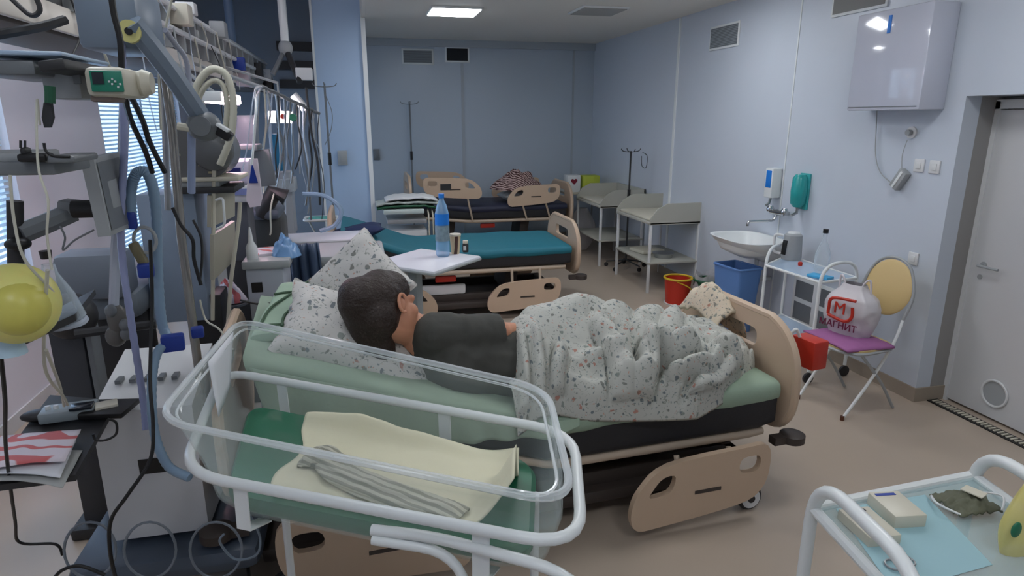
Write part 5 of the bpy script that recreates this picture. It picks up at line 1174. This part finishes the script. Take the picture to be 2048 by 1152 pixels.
# purple and white unit with blue tag
t = root('anaesthesia_unit', 'white and lavender box unit behind the ventilator', 'unit')
pbox(448, 322, 502, 368, 4.3, .3, mat('lavender_white', (214, 206, 226), .4), 'upper_box', par=t, bev=.02); pbox(452, 336, 482, 348, 4.295, .006, mat('navy_window', (40, 44, 110), .3), 'window', par=t, bev=0)
pbox(446, 370, 512, 405, 4.3, .3, M_whitep, 'lower_box', par=t, bev=.02); pbox(452, 378, 496, 390, 4.29, .01, mat('violet_band', (130, 140, 190), .4), 'band', par=t, bev=0); pbox(446, 405, 505, 520, 4.35, .25, mat('unit_column_grey', (86, 88, 96), .5), 'column', par=t)
a = at(446, 520, 4.35); MB().bx((a.x + .01, 4.36, 0), (a.x + .16, 4.58, a.z + .05), .01).build('column_base', M_dark, t)
t = root('drain_bag', 'white plastic bag with a blue triangle hanging in front of the lavender unit', 'bag')
P = [at(x, y, 4.1) for x, y in ((498, 318), (514, 318), (524, 395), (520, 412), (500, 415), (492, 400))]
MB().prism([[(q.x, q.z) for q in P]], .03, plane_xz(4.13)).build('bag_film', mat('pinkish_white_film', (226, 214, 222), .35), t); P = [at(x, y, 4.09) for x, y in ((504, 325), (516, 366), (498, 366))]
MB().prism([[(q.x, q.z) for q in P]], .004, plane_xz(4.095)).build('blue_triangle', M_blue, t)
MB().tube([at(506, 318, 4.11), at(508, 250, 4.11), at(514, 190, 4.6), at(523, 173, 5.41)], .005).build('cord', M_whitep, t)
pbox(508, 300, 548, 372, 4.9, .08, M_grey, 'display_monitor', 'small grey monitor back right of the lavender unit', 'monitor', rot=-6)
pbox(470, 290, 515, 300, 4.7, .25, M_grey, 'instrument_shelf', 'short grey shelf above the lavender unit', 'shelf')
t = root('hanging_pack', 'blue teal pack hanging below the bedside lamp', 'pack')
pbox(543, 268, 566, 342, 6.1, .06, mat('teal_pack_film', (40, 120, 160), .35), 'pack_body', par=t)
MB().tube([at(555, 270, 6.13), at(556, 240, 6.22)], .006).build('pack_cord', M_dark, t)
pbox(466, 230, 512, 290, 5.2, .2, mat('grey_blue_box', (126, 132, 142), .4), 'wall_unit', 'plain grey unit mounted under the beam behind the ivory hoses', 'unit')
pbox(545, 345, 590, 470, 6.3, .3, mat('pale_cabinet', (166, 170, 176), .4), 'tall_cabinet', 'tall pale grey cabinet behind the far cables', 'cabinet')
pbox(498, 360, 590, 384, 6.25, .3, mat('pale_cabinet_b', (170, 178, 184), .4), 'wall_unit', 'pale horizontal unit behind the blue triangle bag', 'unit')
# dark recliner
t = root('grey_recliner', 'dark grey recliner chair behind the white cabinet', 'recliner')
dk = mat('dark_olive_vinyl', (72, 72, 72), .45)
pbox(490, 432, 572, 520, 4.9, .35, dk, 'back_pad', par=t, bev=.05); MB().tube([at(520, 432, 4.85), at(548, 385, 4.85), at(572, 395, 4.85)], .06, 10).build('head_roll', M_dark, t); pbox(492, 420, 560, 440, 4.8, .4, mat('slate_pad', (90, 98, 112), .5), 'arm_pad', par=t, bev=.03)
MB().bx((-.95, 4.95, 0), (-.6, 5.2, .8), .02).build('base', M_dark, t)
# white cabinet with bottle, leaflet and blue pack
t = root('bedside_cabinet', 'white bedside cabinet with a small dark window behind the bed head', 'cabinet'); YM = 3.55
pbox(490, 535, 572, 603, YM, .35, mat('cabinet_white', (186, 192, 204), .4), 'cabinet_body', par=t, bev=.008); pbox(502, 566, 526, 584, YM - .005, .008, M_black, 'dark_window', par=t, bev=0)
a = at(490, 603, YM); MB().bx((a.x + .02, YM + .02, .02), (at(572, 603, YM).x - .02, YM + .33, a.z), .01).build('lower_body', M_lgrey, t)
pbox(482, 524, 580, 536, YM - .03, .4, M_lgrey, 'cabinet_top', par=t, bev=.008)
zt_ = at(500, 524, YM).z; p = at(506, 524, YM + .05)
t = thing('spray_bottle', 'small white nozzle bottle on the white bedside cabinet', 'bottle', (p.x, YM + .05, zt_))
MB().lathe([(.028, 0), (.03, .01), (.03, .07), (.014, .1), (.008, .16), (.003, .18)], seg=18).build('bottle_body', M_whitep, t)
p = at(535, 524, YM + .15); o = MB().box((p.x, YM + .2, zt_ + .012), (.2, .2, .02), R(12), .003).build('leaflet_stack', M_paper); tag(o, 'red and white leaflets on the white bedside cabinet', 'leaflet')
p = at(556, 524, YM + .1)
heap('blue_pack', (p.x + .04, YM + .14, zt_ + .0), .08, .1, .11, mat('blue_film', (110, 150, 196), .25), 'crumpled pale blue plastic pack on the right of the white bedside cabinet', 'pack', 7)
o = MB().surf(lambda u, v: (-.46 + .2 * u + .02 * v, 3.98 + .02 * math.sin(u * 22), .55 + .62 * (1 - v)), 40, 10).build('dark_drape', mat('dark_blue_film', (62, 78, 104), .35), None, ang=180, mods=[('SOLID', .01)]); tag(o, 'dark blue film drape behind the white bedside cabinet', 'drape')
heap('red_white_packs', at(455, 575, 3.95) - Vector((0, 0, .08)), .1, .08, .12, M_paper, 'crumpled red and white packaging left of the bedside cabinet', 'packaging', 9)
t = root('sensor_stand', 'thin grey stand carrying the crumpled packaging', 'stand'); p = at(455, 575, 3.95) - Vector((0, 0, .09)); MB().lathe([(.11, 0), (.11, .012)], p - Vector((0, 0, .012)), seg=20).build('plate', M_grey, t); MB().tube([p - Vector((0, 0, .01)), (p.x, p.y, 0.02)], .012).build('post', M_grey, t); MB().lathe([(.12, 0), (.12, .02)], (p.x, p.y, 0), seg=20).build('foot', M_dark, t)

t = root('bedside_unit', 'grey padded unit with a rounded top behind the standing floral pillow', 'unit')
pbox(622, 528, 770, 600, 4.0, .45, M_grey, 'unit_body', par=t, bev=.03); pbox(620, 514, 772, 530, 3.99, .47, M_lgrey, 'top_pad', par=t, bev=.02)
a = at(622, 600, 4.0); b = at(770, 600, 4.0); MB().bx((a.x + .04, 4.05, 0), (b.x - .04, 4.4, a.z), .01).build('unit_base', M_dark, t)

# cables and tubes
CB = [
 ([(80, 250, 1.7), (74, 200, 1.7), (76, 330, 1.55), (96, 400, 1.5), (94, 470, 1.5), (104, 540, 1.5)], .0025, M_ivory, 'ivory cable running down past the lower shelf to the clear mask'),
 ([(222, -10, 2.2), (228, 30, 2.2), (240, 80, 2.2), (243, 140, 2.2)], .009, M_black, 'thick black cable dropping from the top to the pump'),
 ([(244, 175, 1.9), (262, 240, 2.15), (290, 300, 2.2), (305, 345, 2.25)], .008, M_black, 'left one of two black cables below the pump'),
 ([(256, 180, 1.92), (285, 240, 2.15), (300, 285, 2.2), (330, 345, 2.25)], .008, M_black, 'right one of two black cables below the pump'),
 ([(345, 415, 2.6), (362, 450, 2.6), (385, 480, 2.6), (388, 520, 2.6), (402, 570, 2.6)], .007, M_black, 'black cable crossing the blue grey cabinet'),
 ([(386, 440, 2.62), (402, 475, 2.62), (404, 520, 2.62), (400, 560, 2.62)], .005, M_dark, 'thinner dark cable crossing the blue grey cabinet'),
 ([(300, 480, 2.3), (304, 600, 2.3), (300, 760, 2.2), (306, 850, 2.1), (300, 920, 2.05), (255, 990, 2.0), (222, 1040, 2.0), (220, 1100, 2.0), (232, 1160, 2.0)], .006, M_black, 'black mains cable swinging down in front of the white cart'),
 ([(0, 700, 1.6), (10, 800, 1.7), (12, 900, 1.9), (30, 1040, 2.2), (40, 1085, 2.3), (110, 1088, 2.3), (125, 1110, 2.3)], .005, M_black, 'black cable running down the far left and over the floor'),
 ([(105, 1160, 2.1), (125, 1140, 2.1), (160, 1132, 2.1), (210, 1150, 2.1)], .006, M_black, 'black cable arc on the floor at the bottom left'),
 ([(95, 540, 1.5), (90, 620, 1.55), (88, 720, 1.7), (100, 760, 1.8), (125, 790, 2.0), (135, 810, 2.1)], .004, M_ivory, 'ivory cable from the yellow bag to the small meter'),
 ([(92, 700, 1.65), (112, 750, 1.8), (122, 780, 2.0), (128, 812, 2.1)], .004, M_ivory, 'second ivory cable joining the small meter'),
 ([(20, 350, 1.5), (28, 440, 1.5), (50, 520, 1.5), (110, 590, 1.55), (115, 640, 1.6)], .003, M_ivory, 'thin ivory line curling over the yellow bag'),
 ([(345, -10, 2.9), (330, 60, 2.9), (318, 130, 2.9), (322, 260, 2.85)], .005, M_ivory, 'ivory line hanging left of the divider at the top'),
 ([Vector((BX + .05, 3.9, 2.585)), Vector((BX + .075, 3.9, 2.5)), Vector((BX + .05, 3.91, 2.36))], .006, M_black, 'short black cable plugged in the beam socket'),
 ([(520, 172, 5.4), (512, 176, 4.9), (510, 190, 4.3), (512, 210, 4.0), (508, 280, 4.0), (503, 330, 4.0)], .007, M_white, 'bright white tube hanging by the blue triangle bag'),
 ([(526, 174, 5.42), (512, 180, 4.6), (506, 200, 4.1), (495, 290, 4.1), (484, 345, 4.1)], .004, M_tube, 'clear line slanting behind the bright white tube'),
 ([(605, 388, 5.4), (650, 392, 5.4), (682, 420, 5.4), (670, 450, 5.4), (640, 462, 5.4)], .018, M_hose, 'blue corrugated hose loop left of the tray stand'),
 ([(548, 386, 4.8), (541, 420, 4.74), (542, 460, 4.74), (540, 470, 4.74)], .006, M_ivory, 'short ivory pull cord in front of the dark recliner'),
 ([(612, 175, 6.6), (622, 260, 6.6), (636, 330, 6.6), (640, 410, 6.6)], .012, M_dark, 'thick dark cable at the far end beside the column'),
 ([(649, 185, 7.6), (664, 225, 7.55), (662, 260, 7.55), (650, 290, 7.6)], .004, M_grey, 'thin looped line on the steel infusion stand'),
 ([(20, -5, 1.9), (60, 30, 1.9), (80, 20, 1.9), (70, -10, 1.9)], .006, M_dark, 'dark cable hooked over the beam at the top left corner'),
 ([(-5, 70, 1.9), (40, 62, 1.9), (90, 52, 1.95), (130, 40, 2.0)], .012, M_dark, 'dark hose lying along the beam at the left edge'),
 ([(465, 700, 2.5), (440, 660, 2.6), (412, 640, 2.7), (400, 600, 2.7)], .004, M_ivory, 'ivory lead behind the head board of the nearest bed'),
 ([(480, 600, 3.2), (520, 608, 3.2), (560, 604, 3.2)], .005, M_dark, 'dark lead in front of the bedside cabinet'),
]
for pts, r, m, lab in CB: pcable(pts, r, m, 'hanging_cable', lab)
# bundle of infusion lines between the beam and the far recliner
rng = random.Random(4)
ORD = 'first second third fourth fifth sixth seventh eighth ninth tenth eleventh twelfth thirteenth fourteenth fifteenth sixteenth seventeenth eighteenth nineteenth twentieth twenty-first twenty-second'.split()
MN = {M_tube.name: 'clear', M_ivory.name: 'ivory', M_lgrey.name: 'light grey', M_dark.name: 'dark', M_steel.name: 'steel grey', M_grey.name: 'mid grey'}
tops = []
for k in range(22):
    x = 520 + k * 5.6 + rng.uniform(-3, 3); y0 = 172 + k * 2.6; Y = 5.4 + k * .07; y1 = 330 + rng.uniform(0, 110)
    P = [(x, y0, Y), (x + rng.uniform(-10, 8), y0 + (y1 - y0) * .3, Y), (x + rng.uniform(-8, 12), y0 + (y1 - y0) * .65, Y), (x + rng.uniform(-10, 14), y1, Y)]
    tops.append(at(x, y0, Y))
    o = pcable(P, rng.choice((.004, .005, .007, .010)), rng.choice((M_tube, M_ivory, M_lgrey, M_dark, M_steel, M_grey)), 'infusion_line', None)
    tag(o, '%s line, %s from the left in the tangled bundle behind the ivory hoses' % (MN[o.data.materials[0].name], ORD[k]), 'infusion line', 'infusion lines at the far end of the beam')
hb = thing('hanger_rail', 'grey hanger rail bracketed off the far part of the beam, carrying the tangled lines', 'rail', (0, 0, 0))
MB().tube(tops, .016, 8).build('rail_tube', M_grey, hb)
for p in (tops[0], tops[10], tops[-1]): MB().tube([p, Vector((BX - .02, p.y, min(2.5, max(2.3, p.z))))], .012, 8).build('rail_bracket', M_lgrey, hb)
for k in range(14):
    Y = 3.0 + k * .28; P = [Vector((BX + .07, Y, 2.585 if k % 2 else 2.45))]; ln = rng.uniform(.25, .8)
    for q in range(1, 5): P.append(P[0] + Vector((rng.uniform(0, .05), rng.uniform(-.06, .06), -ln * q / 4)))
    o = MB().tube(catmull(P), rng.choice((.003, .004, .006)), 7).build('infusion_line', rng.choice((M_tube, M_ivory, M_lgrey, M_dark)))
    tag(o, '%s line hanging on the front beam rail, %s from the near end' % (MN[o.data.materials[0].name], ORD[k]), 'infusion line', 'thin lines on the front rail of the beam')
# small fittings on the far part of the beam
for k, (px, py, w, h, Y, m, lab) in enumerate([(479, 128, 12, 22, 4.6, M_blue, 'blue clip hanging on the beam rail'), (516, 140, 14, 24, 5.0, M_dark, 'dark box fixed on the beam rail'), (545, 150, 26, 18, 5.6, M_whitep, 'white box on the far beam rail'), (600, 185, 18, 22, 6.3, M_black, 'black bracket at the far beam end'),
                                               (440, 60, 22, 26, 3.6, M_lgrey, 'grey regulator on the top rail'), (365, 30, 26, 34, 3.0, M_cream, 'cream flow regulator on the top rail near the top edge'), (375, 8, 18, 20, 3.0, M_whitep, 'white valve block at the top edge'), (630, 290, 14, 34, 6.4, M_lgrey, 'grey pump box on the line bundle beside the column'), (600, 330, 14, 20, 6.2, M_white, 'white chamber in the line bundle'), (492, 190, 20, 26, 4.6, mat('pinkish_box', (200, 184, 192), .4), 'pinkish white box under the beam right of the ivory hoses')]):
    Y = min(atx(px, py, BX + .08).y, 9.2); q = Y / 1280; z = at(px, py, Y).z; z = min(max(z, 2.28), 2.62)
    tag(MB().box((BX + .07, Y, z), (.12, w * q * 1.4, h * q), None, .008).build('rail_fitting', m), lab, 'fitting')
